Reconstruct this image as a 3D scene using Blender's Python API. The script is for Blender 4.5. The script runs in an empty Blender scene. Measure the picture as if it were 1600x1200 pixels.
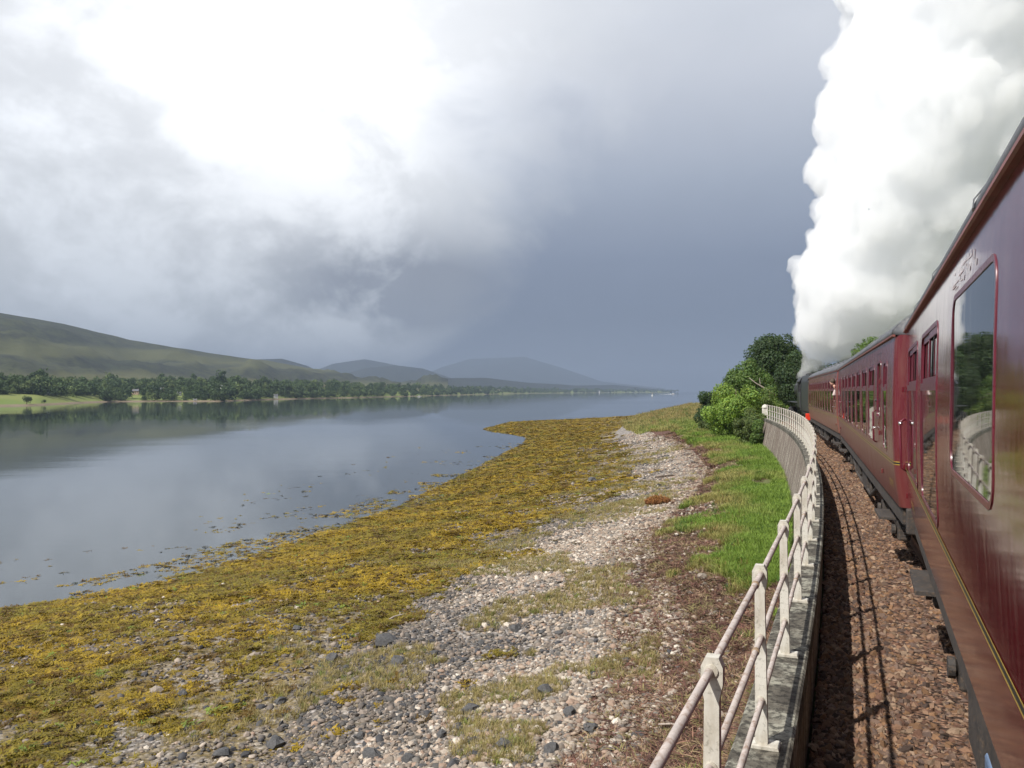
import bpy, bmesh, math, random
import numpy as np
from mathutils import Vector, Matrix, noise as mnoise

random.seed(7)
RNG = np.random.default_rng(11)
scene = bpy.context.scene
COL = scene.collection
PI = math.pi

# ------------------------------------------------------------------ camera
TH = math.atan(556 / 1280)            # the camera looks this far left of the first carriage
CAMZ = 7.0                            # metres above the loch
cam_d = bpy.data.cameras.new('camera')
cam_d.sensor_width = 36.0
cam_d.lens = 36.0 * 1280 / 1600
cam_d.clip_start = 0.05
cam_d.clip_end = 40000
cam = bpy.data.objects.new('camera', cam_d)
cam.location = (0, 0, CAMZ)
cam.rotation_euler = (math.radians(90 + 0.5), 0, TH)
COL.objects.link(cam)
scene.camera = cam
FX, FY = -math.sin(TH), math.cos(TH)
RX, RY = math.cos(TH), math.sin(TH)


def dl(d, l, z=0.0):
    """depth ahead and distance to the right of the view axis -> world"""
    return (d * FX + l * RX, d * FY + l * RY, z)


def to_dl(x, y):
    return (x * FX + y * FY, x * RX + y * RY)


# ------------------------------------------------------------------ sun, sky, exposure
SUN_DIR = Vector((-0.42, -0.80, 1.0)).normalized()   # towards the sun
sun_d = bpy.data.lights.new('sun', 'SUN')
sun_d.energy = 5.0
sun_d.angle = math.radians(0.53)
sun_d.color = (1.0, 0.955, 0.89)
sun = bpy.data.objects.new('sun', sun_d)
sun.rotation_euler = SUN_DIR.to_track_quat('Z', 'Y').to_euler()
sun.location = (-20, -40, 60)
COL.objects.link(sun)

world = bpy.data.worlds.new('World')
scene.world = world
world.use_nodes = True


class NT:
    """tiny node-tree writer"""
    def __init__(self, tree):
        self.t = tree
        tree.nodes.clear()

    def n(self, kind, ins=None, **props):
        nd = self.t.nodes.new(kind)
        for k, v in props.items():
            setattr(nd, k, v)
        for k, v in (ins or {}).items():
            s = nd.inputs[k]
            if isinstance(v, bpy.types.NodeSocket):
                self.t.links.new(v, s)
            else:
                try:
                    s.default_value = v
                except Exception:
                    s.default_value = (*v, 1.0) if len(v) == 3 else v
        return nd

    def math(self, op, a, b=0.0, c=0.0, clamp=False):
        nd = self.n('ShaderNodeMath', {0: a, 1: b, 2: c}, operation=op)
        nd.use_clamp = clamp
        return nd.outputs[0]

    def vmath(self, op, a, b=(0, 0, 0)):
        nd = self.n('ShaderNodeVectorMath', {0: a, 1: b}, operation=op)
        return nd.outputs['Value'] if op in ('DOT_PRODUCT', 'LENGTH') else nd.outputs[0]

    def noise(self, vec, scale, detail=4, rough=0.55, dist=0.0):
        return self.n('ShaderNodeTexNoise', {'Vector': vec, 'Scale': scale, 'Detail': detail, 'Roughness': rough, 'Distortion': dist}).outputs[0]

    def ramp(self, fac, stops, interp='LINEAR'):
        nd = self.n('ShaderNodeValToRGB', {0: fac})
        cr = nd.color_ramp
        cr.interpolation = interp
        while len(cr.elements) < len(stops):
            cr.elements.new(0.5)
        for e, (p, c) in zip(cr.elements, stops):
            e.position = p
            e.color = (c, c, c, 1) if isinstance(c, (int, float)) else (*c, 1)
        return nd.outputs[0]

    def mix(self, fac, a, b, blend='MIX'):
        nd = self.n('ShaderNodeMix', {0: fac}, data_type='RGBA', blend_type=blend)
        for i, v in ((6, a), (7, b)):
            if isinstance(v, bpy.types.NodeSocket):
                self.t.links.new(v, nd.inputs[i])
            else:
                nd.inputs[i].default_value = (*v, 1) if len(v) == 3 else v
        return nd.outputs[2]

    def smooth(self, v, a, b):
        nd = self.n('ShaderNodeMapRange', {0: v, 1: a, 2: b, 3: 0.0, 4: 1.0}, interpolation_type='SMOOTHSTEP')
        return nd.outputs[0]

    def mapping(self, vec, scale=(1, 1, 1), loc=(0, 0, 0)):
        return self.n('ShaderNodeMapping', {'Vector': vec, 'Scale': scale, 'Location': loc}).outputs[0]


def build_world():
    w = NT(world.node_tree)
    out = w.n('ShaderNodeOutputWorld')
    sky = w.n('ShaderNodeTexSky')
    sky.sky_type = 'NISHITA'
    sky.sun_disc = False
    sky.sun_elevation = math.asin(SUN_DIR.z)
    sky.sun_rotation = math.atan2(SUN_DIR.x, SUN_DIR.y)
    d = w.n('ShaderNodeTexCoord').outputs['Generated']
    fwd = w.vmath('DOT_PRODUCT', d, (FX, FY, 0))
    rgt = w.vmath('DOT_PRODUCT', d, (RX, RY, 0))
    up = w.vmath('DOT_PRODUCT', d, (0, 0, 1))
    az = w.math('MULTIPLY', w.math('ARCTAN2', rgt, fwd), 180 / PI)      # degrees right of the loch axis
    el = w.math('MULTIPLY', w.math('ARCSINE', up), 180 / PI)
    elc = w.math('MAXIMUM', el, 0.0)
    # cloud noise on a flattened direction
    q = w.mapping(d, (1, 1, 1.5))
    n1 = w.noise(q, 5.0, 7, 0.55, 0.35)
    n2 = w.noise(w.mapping(d, (1, 1, 1.3), (3.1, 1.7, 0.4)), 13.0, 6, 0.58, 0.2)
    n3 = w.noise(w.mapping(d, (1, 1, 2.6), (0.3, 5.7, 2.4)), 2.2, 3, 0.5)
    c1 = w.math('SUBTRACT', n1, 0.5)
    c2 = w.math('SUBTRACT', n2, 0.5)
    # rain curtain over the head of the loch
    el_n = w.math('DIVIDE', elc, 50.0, clamp=True)
    storm = w.ramp(el_n, [(0.0, (.136, .166, .235)), (.10, (.144, .175, .246)), (.18, (.19, .225, .304)), (.28, (.32, .36, .44)),
                          (.40, (.50, .53, .595)), (.52, (.66, .68, .72)), (.75, (.56, .59, .65)), (1.0, (.45, .49, .57))])
    left = w.ramp(el_n, [(0.0, (.50, .54, .60)), (.08, (.54, .58, .63)), (.18, (.60, .63, .67)), (.30, (.72, .745, .78)),
                         (.42, (.78, .80, .83)), (.55, (.78, .80, .83)), (.8, (.54, .58, .65)), (1.0, (.47, .52, .60))])
    # where the rain curtain begins, ragged: crisp low down, diffuse overhead
    edge = w.math('ADD', az, w.math('MULTIPLY_ADD', elc, -0.42, 7.5))
    edge = w.math('ADD', edge, w.math('MULTIPLY', c1, 22.0))
    edge = w.math('ADD', edge, w.math('MULTIPLY', c2, 7.0))
    half = w.math('MULTIPLY_ADD', elc, 0.42, 1.2)
    s = w.smooth(edge, w.math('MULTIPLY', half, -1.0), half)
    back = w.smooth(az, 60.0, 95.0)
    s = w.math('MULTIPLY', s, w.math('SUBTRACT', 1.0, back))
    # sunlit and shaded billows of the broken cloud
    bil = w.smooth(w.math('ADD', n1, w.math('MULTIPLY', c2, 0.55)), 0.38, 0.64)
    shade = w.math('MULTIPLY_ADD', bil, 0.28, 0.95)
    lit = w.mix(1.0, left, w.n('ShaderNodeCombineColor', {0: shade, 1: shade, 2: shade}).outputs[0], 'MULTIPLY')
    # thin bright cloud high on the left
    g = w.math('POWER', w.math('DIVIDE', w.math('ADD', az, 13.5), 12.5), 2.0)
    h = w.math('POWER', w.math('DIVIDE', w.math('SUBTRACT', el, 25.5), 12.5), 2.0)
    glow = w.math('EXPONENT', w.math('MULTIPLY', w.math('ADD', g, h), -1.0))
    glow = w.math('MULTIPLY', glow, w.math('MULTIPLY_ADD', bil, 0.55, 0.70), clamp=True)
    lit = w.mix(w.math('POWER', glow, 1.35), lit, (1.25, 1.25, 1.245))
    # ragged grey cumulus under it
    g = w.math('POWER', w.math('DIVIDE', w.math('ADD', az, 7.0), 9.5), 2.0)
    h = w.math('POWER', w.math('DIVIDE', w.math('SUBTRACT', el, 6.8), 3.6), 2.0)
    dk = w.math('EXPONENT', w.math('MULTIPLY', w.math('ADD', g, h), -1.0))
    dk = w.math('MULTIPLY', dk, w.math('MULTIPLY_ADD', bil, -.95, 1.42), clamp=True)
    lit = w.mix(w.math('MULTIPLY', dk, 0.85), lit, (.19, .21, .26))
    base = w.mix(s, lit, storm)
    m = w.math('MULTIPLY_ADD', c2, 0.10, 1.0)
    mul = w.n('ShaderNodeCombineColor', {0: m, 1: m, 2: m}).outputs[0]
    cloud = w.mix(1.0, base, mul, 'MULTIPLY')
    cloud = w.mix(1.0, cloud, (10, 10, 10), 'MULTIPLY')
    # a little blue comes through everywhere but the rain
    gaps = w.math('MULTIPLY', w.smooth(n3, 0.40, 0.66), w.smooth(el, 14.0, 45.0))
    cover = w.math('SUBTRACT', 0.97, w.math('MULTIPLY', gaps, 0.45))
    col = w.mix(cover, sky.outputs[0], cloud)
    bg = w.n('ShaderNodeBackground', {'Color': col, 'Strength': 0.1})
    w.t.links.new(bg.outputs[0], out.inputs[0])


build_world()
vs = scene.view_settings
vs.view_transform = 'Standard'
vs.look = 'None'
vs.exposure = 0.35
vs.gamma = 1.0
vs.use_curve_mapping = False
cy = scene.cycles
cy.use_denoising = True
cy.max_bounces = 40
cy.diffuse_bounces = 3
cy.glossy_bounces = 3
cy.transmission_bounces = 4
cy.volume_bounces = 40
cy.transparent_max_bounces = 8
cy.sample_clamp_indirect = 6.0
cy.use_adaptive_sampling = True
cy.adaptive_threshold = 0.02
cy.caustics_reflective = False
cy.caustics_refractive = False


# ------------------------------------------------------------------ helpers
def vnoise(x, y, seed=0):
    xi = np.floor(x).astype(np.int64); yi = np.floor(y).astype(np.int64)
    fx = x - xi; fy = y - yi
    fx = fx * fx * (3 - 2 * fx); fy = fy * fy * (3 - 2 * fy)

    def hsh(a, b):
        n = (a * 374761393 + b * 668265263 + seed * 982451653) & 0xffffffff
        n = ((n ^ (n >> 13)) * 1274126177) & 0xffffffff
        return ((n ^ (n >> 16)) & 0xffff) / 65535.0
    a = hsh(xi, yi); b = hsh(xi + 1, yi); c = hsh(xi, yi + 1); d_ = hsh(xi + 1, yi + 1)
    return (a * (1 - fx) + b * fx) * (1 - fy) + (c * (1 - fx) + d_ * fx) * fy


def fbm(x, y, octv=4, seed=0):
    x = np.asarray(x, float); y = np.asarray(y, float)
    s = 0; a = 0.5; t = 0
    for i in range(octv):
        s = s + a * vnoise(x, y, seed + i * 17); t += a
        x = x * 2.03 + 11.3; y = y * 2.03 + 7.7; a *= 0.5
    return s / t


class MB:
    """collects simple shapes, then links them as ONE mesh object"""
    def __init__(self):
        self.v = []; self.f = []

    def add(self, vs_, fs_):
        o = len(self.v)
        self.v += [tuple(p) for p in vs_]
        self.f += [tuple(i + o for i in f) for f in fs_]
        return self

    def box(self, x0, x1, y0, y1, z0, z1):
        vs_ = [(x0, y0, z0), (x1, y0, z0), (x1, y1, z0), (x0, y1, z0), (x0, y0, z1), (x1, y0, z1), (x1, y1, z1), (x0, y1, z1)]
        return self.add(vs_, [(0, 3, 2, 1), (4, 5, 6, 7), (0, 1, 5, 4), (1, 2, 6, 5), (2, 3, 7, 6), (3, 0, 4, 7)])

    def cbox(self, c, s, b=0.0):
        x, y, z = c; sx, sy, sz = s[0] / 2, s[1] / 2, s[2] / 2
        if b <= 0:
            return self.box(x - sx, x + sx, y - sy, y + sy, z - sz, z + sz)
        bm = bmesh.new()
        bmesh.ops.create_cube(bm, size=1.0)
        for v in bm.verts:
            v.co = Vector((x + v.co.x * 2 * sx, y + v.co.y * 2 * sy, z + v.co.z * 2 * sz))
        bmesh.ops.bevel(bm, geom=list(bm.edges), offset=b, segments=2, affect='EDGES', profile=0.5)
        bm.verts.index_update()
        vs_ = [v.co[:] for v in bm.verts]; fs_ = [[v.index for v in f.verts] for f in bm.faces]
        bm.free()
        return self.add(vs_, fs_)

    def tube(self, pts, r, n=8, cap=True):
        pts = [Vector(p) for p in pts]
        rs = r if isinstance(r, (list, tuple)) else [r] * len(pts)
        rings = []
        o = len(self.v)
        up0 = None
        for i, p in enumerate(pts):
            t = (pts[min(i + 1, len(pts) - 1)] - pts[max(i - 1, 0)]).normalized()
            if up0 is None:
                up0 = Vector((0, 0, 1)) if abs(t.z) < 0.9 else Vector((1, 0, 0))
            a = t.cross(up0).normalized(); b = a.cross(t).normalized()
            up0 = b
            for k in range(n):
                ang = 2 * PI * k / n
                self.v.append(tuple(p + (a * math.cos(ang) + b * math.sin(ang)) * rs[i]))
        for i in range(len(pts) - 1):
            for k in range(n):
                k2 = (k + 1) % n
                self.f.append((o + i * n + k, o + i * n + k2, o + (i + 1) * n + k2, o + (i + 1) * n + k))
        if cap:
            self.f.append(tuple(o + k for k in range(n))[::-1])
            self.f.append(tuple(o + (len(pts) - 1) * n + k for k in range(n)))
        return self

    def lathe(self, prof, c=(0, 0, 0), axis='Z', n=16):
        """prof: list of (radius, height along the axis)"""
        o = len(self.v)
        for r, h in prof:
            for k in range(n):
                a = 2 * PI * k / n
                p = (r * math.cos(a), r * math.sin(a), h)
                if axis == 'X':
                    p = (h, p[0], p[1])
                elif axis == 'Y':
                    p = (p[1], h, p[0])
                self.v.append((p[0] + c[0], p[1] + c[1], p[2] + c[2]))
        for i in range(len(prof) - 1):
            for k in range(n):
                k2 = (k + 1) % n
                self.f.append((o + i * n + k, o + i * n + k2, o + (i + 1) * n + k2, o + (i + 1) * n + k))
        self.f.append(tuple(o + k for k in range(n))[::-1])
        self.f.append(tuple(o + (len(prof) - 1) * n + k for k in range(n)))
        return self

    def prism(self, poly, y0, y1):
        """poly in x,z swept from y0 to y1"""
        n = len(poly); o = len(self.v)
        self.v += [(x, y0, z) for x, z in poly] + [(x, y1, z) for x, z in poly]
        for k in range(n):
            k2 = (k + 1) % n
            self.f.append((o + k, o + k2, o + n + k2, o + n + k))
        self.f.append(tuple(o + k for k in range(n))[::-1]); self.f.append(tuple(o + n + k for k in range(n)))
        return self

    def grid(self, rows):
        o = len(self.v); m = len(rows[0])
        for r in rows:
            self.v += [tuple(p) for p in r]
        for i in range(len(rows) - 1):
            for j in range(m - 1):
                a = o + i * m + j
                self.f.append((a, a + 1, a + m + 1, a + m))
        return self

    def mesh(self, name, mat=None, smooth=False, fix=True):
        me = bpy.data.meshes.new(name)
        me.from_pydata(self.v, [], self.f)
        if fix:
            bm = bmesh.new(); bm.from_mesh(me)
            bmesh.ops.recalc_face_normals(bm, faces=bm.faces)
            bm.to_mesh(me); bm.free()
        if mat:
            me.materials.append(mat)
        if smooth:
            me.polygons.foreach_set('use_smooth', [True] * len(me.polygons))
            if smooth == 'auto':
                me.set_sharp_from_angle(angle=math.radians(35))
        return me

    def build(self, name, mat, parent=None, smooth=False, fix=True):
        return link(name, self.mesh(name, mat, smooth, fix), parent)


def link(name, data, parent=None):
    o = bpy.data.objects.new(name, data)
    COL.objects.link(o)
    if parent is not None:
        o.parent = parent
    return o


def tag(o, label=None, cat=None, group=None, kind=None):
    if label: o['label'] = label
    if cat: o['category'] = cat
    if group: o['group'] = group
    if kind: o['kind'] = kind
    return o


def empty(name, loc=(0, 0, 0), rz=0.0):
    o = bpy.data.objects.new(name, None)
    o.empty_display_size = 0.2
    o.location = loc; o.rotation_euler = (0, 0, rz)
    COL.objects.link(o)
    return o


def copy_tree(o, parent=None):
    c = o.copy(); COL.objects.link(c); c.parent = parent
    for ch in list(o.children):
        copy_tree(ch, c)
    return c


# ------------------------------------------------------------------ materials
def new_mat(name):
    m = bpy.data.materials.new(name)
    m.use_nodes = True
    t = NT(m.node_tree)
    out = t.n('ShaderNodeOutputMaterial')
    return m, t, out


def surf(t, out, col, rough=0.6, spec=0.5, metal=0.0, normal=None, coat=0.0, **kw):
    ins = {'Base Color': col, 'Roughness': rough, 'Specular IOR Level': spec, 'Metallic': metal, 'Coat Weight': coat}
    ins.update(kw)
    b = t.n('ShaderNodeBsdfPrincipled', ins)
    if normal is not None:
        t.t.links.new(normal, b.inputs['Normal'])
    t.t.links.new(b.outputs[0], out.inputs[0])
    return b


def plain(name, col, rough=0.6, spec=0.5, metal=0.0, var=0.25, scale=6.0, bump=0.0, bscale=40.0, second=None):
    m, t, out = new_mat(name)
    v = t.n('ShaderNodeTexCoord').outputs['Object']
    n = t.noise(v, scale, 5, 0.6)
    n2 = t.noise(v, scale * 6.3, 4, 0.6)
    lo = tuple(c * (1 - var) for c in col); hi = tuple(min(1, c * (1 + var)) for c in col)
    c = t.mix(t.ramp(n, [(0.3, 0.0), (0.7, 1.0)]), lo, hi)
    if second:
        c = t.mix(t.ramp(n2, [(0.5, 0.0), (0.68, 0.85)]), c, second)
    nor = None
    if bump:
        nor = t.n('ShaderNodeBump', {'Strength': bump, 'Distance': 0.01, 'Height': t.noise(v, bscale, 5, 0.6)}).outputs[0]
    surf(t, out, c, t.math('MULTIPLY_ADD', n2, 0.25, rough - 0.12), spec, metal, nor)
    return m


def inst_mat(name, rough=0.7, spec=0.4, bump=0.3, bscale=30.0, trans=0.0, var=0.35, vscale=8.0):
    """colour comes from the scattered point"""
    m, t, out = new_mat(name)
    a = t.n('ShaderNodeAttribute', attribute_name='col', attribute_type='INSTANCER').outputs['Color']
    v = t.n('ShaderNodeTexCoord').outputs['Object']
    k = t.math('MULTIPLY_ADD', t.noise(v, vscale, 4, 0.6), 2 * var, 1 - var)
    c = t.mix(1.0, a, t.n('ShaderNodeCombineColor', {0: k, 1: k, 2: k}).outputs[0], 'MULTIPLY')
    nor = t.n('ShaderNodeBump', {'Strength': bump, 'Distance': 0.01, 'Height': t.noise(v, bscale, 4, 0.6)}).outputs[0] if bump else None
    b = surf(t, out, c, rough, spec, 0, nor)
    if trans:
        tr = t.n('ShaderNodeBsdfTranslucent', {'Color': c})
        mx = t.n('ShaderNodeMixShader', {0: trans, 1: b.outputs[0], 2: tr.outputs[0]})
        t.t.links.new(mx.outputs[0], out.inputs[0])
    return m


def leaf_mat(name, trans=0.35):
    m, t, out = new_mat(name)
    a = t.n('ShaderNodeAttribute', attribute_name='col').outputs['Color']
    b = surf(t, out, a, 0.55, 0.35)
    tr = t.n('ShaderNodeBsdfTranslucent', {'Color': t.mix(1.0, a, (1.2, 1.3, 0.6), 'MULTIPLY')})
    mx = t.n('ShaderNodeMixShader', {0: trans, 1: b.outputs[0], 2: tr.outputs[0]})
    t.t.links.new(mx.outputs[0], out.inputs[0])
    return m


def paint_mat(name, base, dust, dust_amt, rough=0.16):
    """carriage paint: gloss, dust streaks running down, dirt thrown up near the sole"""
    m, t, out = new_mat(name)
    v = t.n('ShaderNodeTexCoord').outputs['Object']
    st = t.noise(t.mapping(v, (1.0, 9.0, 0.55)), 2.2, 5, 0.62)
    st2 = t.noise(t.mapping(v, (1.0, 30.0, 1.3)), 1.6, 4, 0.6)
    pat = t.noise(v, 1.7, 5, 0.6)
    z = t.n('ShaderNodeSeparateXYZ', {0: v}).outputs[2]
    low = t.math('SUBTRACT', 1.0, t.smooth(z, 1.0, 2.1))
    k = t.math('ADD', t.ramp(st, [(0.42, 0.0), (0.68, 0.75)]), t.ramp(st2, [(0.5, 0.0), (0.75, 0.35)]))
    k = t.math('MULTIPLY', k, t.math('MULTIPLY_ADD', pat, 0.9, 0.35))
    k = t.math('ADD', k, t.math('MULTIPLY', low, 0.45))
    k = t.math('MULTIPLY', k, dust_amt, clamp=True)
    c = t.mix(k, base, dust)
    r = t.math('MULTIPLY_ADD', k, 0.40, rough)
    bn = t.n('ShaderNodeBump', {'Strength': 0.10, 'Distance': 0.02, 'Height': t.noise(t.mapping(v, (1, 1, 1.4)), 2.4, 3, 0.5)}).outputs[0]
    surf(t, out, c, r, 0.45, 0, bn, 0.2, **{'Coat Roughness': t.math('MULTIPLY_ADD', k, 0.25, 0.06)})
    return m


M_MAROON = paint_mat('maroon_paint', (.108, .007, .014), (.18, .072, .06), 0.24, .08)
M_MAROON_DUSTY = paint_mat('dusty_maroon_paint', (.14, .022, .022), (.29, .165, .11), 0.75, 0.2)
M_MAROON_SECOND = paint_mat('worn_maroon_paint', (.105, .009, .014), (.18, .08, .062), 0.5, .24)
M_TRIM = plain('maroon_trim', (.105, .009, .020), 0.3, 0.6, var=0.2, scale=9)
M_GUTTER = plain('gutter_paint', (.20, .055, .045), 0.5, var=0.3, scale=7, second=(.16, .09, .07))
M_ROOF = plain('roof_grey', (.085, .087, .095), 0.5, var=0.25, scale=3, second=(.15, .145, .14))
M_YELLOW = plain('lining_yellow', (.40, .27, .045), 0.4, var=0.15)
M_LBLACK = plain('lining_black', (.012, .012, .012), 0.4, var=0.2)
M_BLACK = plain('sooty_black', (.018, .018, .019), 0.42, var=0.4, scale=4, second=(.05, .042, .035))
M_UNDER = plain('underframe_grime', (.040, .034, .030), 0.75, var=0.45, scale=5, bump=0.4, second=(.11, .075, .05))
M_STEEL = plain('worn_steel', (.30, .29, .28), 0.35, 0.5, 0.9, var=0.2)
M_CHROME = plain('bright_handle', (.80, .78, .74), 0.16, 0.5, 1.0, var=0.08)
M_RED = plain('buffer_beam_red', (.62, .035, .012), 0.4, var=0.15)
M_BLUEBOX = plain('blue_grey_box', (.11, .16, .25), 0.5, var=0.2)


def pane_mat():
    m, t, out = new_mat('window_glass')
    v = t.n('ShaderNodeTexCoord').outputs['Object']
    d = t.ramp(t.noise(t.mapping(v, (1, 6, 1)), 2.0, 5, 0.6), [(0.45, 0.0), (0.8, 0.12)])
    c = t.mix(d, (.014, .018, .017), (.20, .18, .16))
    surf(t, out, c, t.math('MULTIPLY_ADD', d, 0.5, 0.015), 0.9, 0, None, 0.0, IOR=1.65)
    return m


M_PANE = pane_mat()


def weathered_post():
    m, t, out = new_mat('weathered_white_paint')
    v = t.n('ShaderNodeTexCoord').outputs['Object']
    n = t.noise(t.mapping(v, (1, 1, .35)), 9.0, 6, 0.65)
    n2 = t.noise(v, 55.0, 4, 0.6)
    c = t.mix(t.ramp(n, [(0.42, 0.0), (0.70, 1.0)]), (.58, .56, .50), (.36, .32, .25))
    c = t.mix(t.ramp(n2, [(0.56, 0.0), (0.70, 0.6)]), c, (.20, .19, .15))
    bn = t.n('ShaderNodeBump', {'Strength': 0.25, 'Distance': 0.004, 'Height': n2}).outputs[0]
    surf(t, out, c, 0.6, 0.35, 0, bn)
    return m


M_POST = weathered_post()
M_RAILTUBE = plain('weathered_rail_paint', (.46, .40, .36), 0.55, var=0.25, scale=5, bump=0.2, bscale=90, second=(.26, .17, .12))
M_BAND = plain('rusted_band', (.27, .19, .12), 0.7, var=0.3, scale=30)


def concrete(name, base, dark, streak):
    m, t, out = new_mat(name)
    v = t.n('ShaderNodeTexCoord').outputs['Object']
    st = t.noise(t.mapping(v, (1.0, 1.0, .10)), 3.2, 6, 0.65)
    n = t.noise(v, 2.6, 6, 0.62)
    n2 = t.noise(v, 22.0, 5, 0.65)
    c = t.mix(t.ramp(n, [(0.35, 0.0), (0.65, 1.0)]), base, dark)
    c = t.mix(t.ramp(st, [(0.50, 0.0), (0.60, 0.8)]), c, streak)
    c = t.mix(t.ramp(n2, [(0.46, 0.0), (0.60, 0.8)]), c, tuple(x * 0.45 for x in dark))
    bn = t.n('ShaderNodeBump', {'Strength': 0.6, 'Distance': 0.02, 'Height': t.noise(v, 16.0, 6, 0.65)}).outputs[0]
    surf(t, out, c, 0.85, 0.25, 0, bn)
    return m


M_WALL = concrete('stained_concrete', (.26, .21, .17), (.155, .12, .095), (.48, .44, .38))
M_COPING = concrete('lichened_coping', (.16, .145, .115), (.045, .04, .034), (.33, .32, .26))


# ------------------------------------------------------------------ scatter of what nobody could count
def scatter(name, label, pts, scl, rot, col, sources, cat=None, idx=None):
    n = len(pts)
    me = bpy.data.meshes.new(name)
    me.vertices.add(n)
    me.vertices.foreach_set('co', np.asarray(pts, np.float32).ravel())
    def att(nm, ty, arr, key):
        a = me.attributes.new(nm, ty, 'POINT')
        a.data.foreach_set(key, np.asarray(arr).ravel())
    scl = np.asarray(scl, np.float32)
    if scl.ndim == 1:
        scl = np.repeat(scl[:, None], 3, 1)
    att('scl', 'FLOAT_VECTOR', scl.astype(np.float32), 'vector')
    att('rot', 'FLOAT_VECTOR', np.asarray(rot, np.float32), 'vector')
    c4 = np.ones((n, 4), np.float32); c4[:, :3] = col
    att('col', 'FLOAT_COLOR', c4, 'color')
    att('idx', 'INT', (RNG.integers(0, len(sources), n) if idx is None else idx).astype(np.int32), 'value')
    o = link(name, me)
    tag(o, label, cat, kind='stuff')
    g = bpy.data.node_groups.new(name + '_scatter', 'GeometryNodeTree')
    g.interface.new_socket('Geometry', in_out='INPUT', socket_type='NodeSocketGeometry')
    g.interface.new_socket('Geometry', in_out='OUTPUT', socket_type='NodeSocketGeometry')
    N = g.nodes; L = g.links
    gi = N.new('NodeGroupInput'); go = N.new('NodeGroupOutput')
    inst = N.new('GeometryNodeInstanceOnPoints')
    L.new(gi.outputs[0], inst.inputs['Points'])
    join = N.new('GeometryNodeJoinGeometry')
    for src in sources:
        so = bpy.data.objects.new(name + '_source', src)
        oi = N.new('GeometryNodeObjectInfo')
        oi.inputs['Object'].default_value = so
        oi.inputs['As Instance'].default_value = True
        L.new(oi.outputs['Geometry'], join.inputs[0])
    L.new(join.outputs[0], inst.inputs['Instance'])
    inst.inputs['Pick Instance'].default_value = True
    for nm, ty, sock in (('idx', 'INT', 'Instance Index'), ('rot', 'FLOAT_VECTOR', 'Rotation'), ('scl', 'FLOAT_VECTOR', 'Scale')):
        na = N.new('GeometryNodeInputNamedAttribute')
        na.data_type = ty
        na.inputs[0].default_value = nm
        outs = [s for s in na.outputs if s.enabled and s.name == 'Attribute']
        L.new(outs[0], inst.inputs[sock])
    L.new(inst.outputs[0], go.inputs[0])
    md = o.modifiers.new('scatter', 'NODES')
    md.node_group = g
    return o


def stone_mesh(name, mat, seed, flat=0.7, jag=0.25, sub=1, smooth=False):
    bm = bmesh.new()
    bmesh.ops.create_icosphere(bm, subdivisions=sub, radius=1.0)
    r = random.Random(seed)
    off = Vector((r.uniform(0, 50), r.uniform(0, 50), r.uniform(0, 50)))
    sx, sy = r.uniform(.75, 1.15), r.uniform(.75, 1.25)
    for v in bm.verts:
        k = 1 + jag * 1.6 * mnoise.noise(v.co * 1.3 + off) + r.uniform(-jag, jag) * 0.35
        v.co = Vector((v.co.x * k * sx, v.co.y * k * sy, v.co.z * k * flat))
    me = bpy.data.meshes.new(name)
    bm.to_mesh(me); bm.free()
    if smooth:
        me.polygons.foreach_set('use_smooth', [True] * len(me.polygons))
    me.materials.append(mat)
    return me


def ribbon_mesh(name, mat, seed, n, length, width, lift, spread, seg=3, droop=1.0):
    """tuft of flat ribbons (weed fronds, grass blades)"""
    r = random.Random(seed)
    mb = MB()
    for i in range(n):
        a = r.uniform(0, 2 * PI); rad = spread * math.sqrt(r.random())
        a0 = r.uniform(0, 2 * PI)
        p = Vector((rad * math.cos(a0), rad * math.sin(a0), 0))
        L = length * r.uniform(.6, 1.2); w = width * r.uniform(.7, 1.3)
        side = Vector((-math.sin(a), math.cos(a), r.uniform(-.4, .4)))
        el = lift * r.uniform(.6, 1.25)
        rows = []
        q = p.copy()
        for k in range(seg + 1):
            t = k / seg
            ww = w * (1 - 0.8 * t * t)
            rows.append([q - side * ww / 2, q + side * ww / 2])
            e = el * (1 - droop * t)
            q = q + Vector((math.cos(a) * math.cos(e), math.sin(a) * math.cos(e), math.sin(e))) * (L / seg)
        mb.grid(rows)
    return mb.mesh(name, mat, fix=False)


# ------------------------------------------------------------------ lines the place is laid out on
RAIL_Z = CAMZ - 2.6
COPE_Z = CAMZ - 2.0
BAL_Z = CAMZ - 2.80
WALL_END = 63.0


def fence_x(y):
    y = np.asarray(y, float)
    yc = np.clip(y, -40, 68)
    x = -.53 - (np.maximum(yc - 1, 0)) ** 2 / 600.0
    return x - np.maximum(y - 68, 0) * .17


TL = np.array([(-60, 1.82), (-20, 1.82), (2, 1.82), (12.25, 1.71), (22, 1.13), (32.5, .36), (42.5, -.70), (53, -1.95), (61, -3.05), (71, -4.7), (85, -7.4), (130, -15.2), (430, -66.2)])
TM = np.gradient(TL[:, 1], TL[:, 0])


def train_x(y):
    """line of the track: smooth curve through surveyed points"""
    y = np.asarray(y, float)
    k = np.clip(np.searchsorted(TL[:, 0], y) - 1, 0, len(TL) - 2)
    h = TL[k + 1, 0] - TL[k, 0]
    t = (y - TL[k, 0]) / h
    return ((2 * t ** 3 - 3 * t ** 2 + 1) * TL[k, 1] + (t ** 3 - 2 * t ** 2 + t) * h * TM[k]
            + (-2 * t ** 3 + 3 * t ** 2) * TL[k + 1, 1] + (t ** 3 - t ** 2) * h * TM[k + 1])


def train_dir(y):
    e = 0.05
    return float((train_x(y + e) - train_x(y - e)) / (2 * e))


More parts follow.
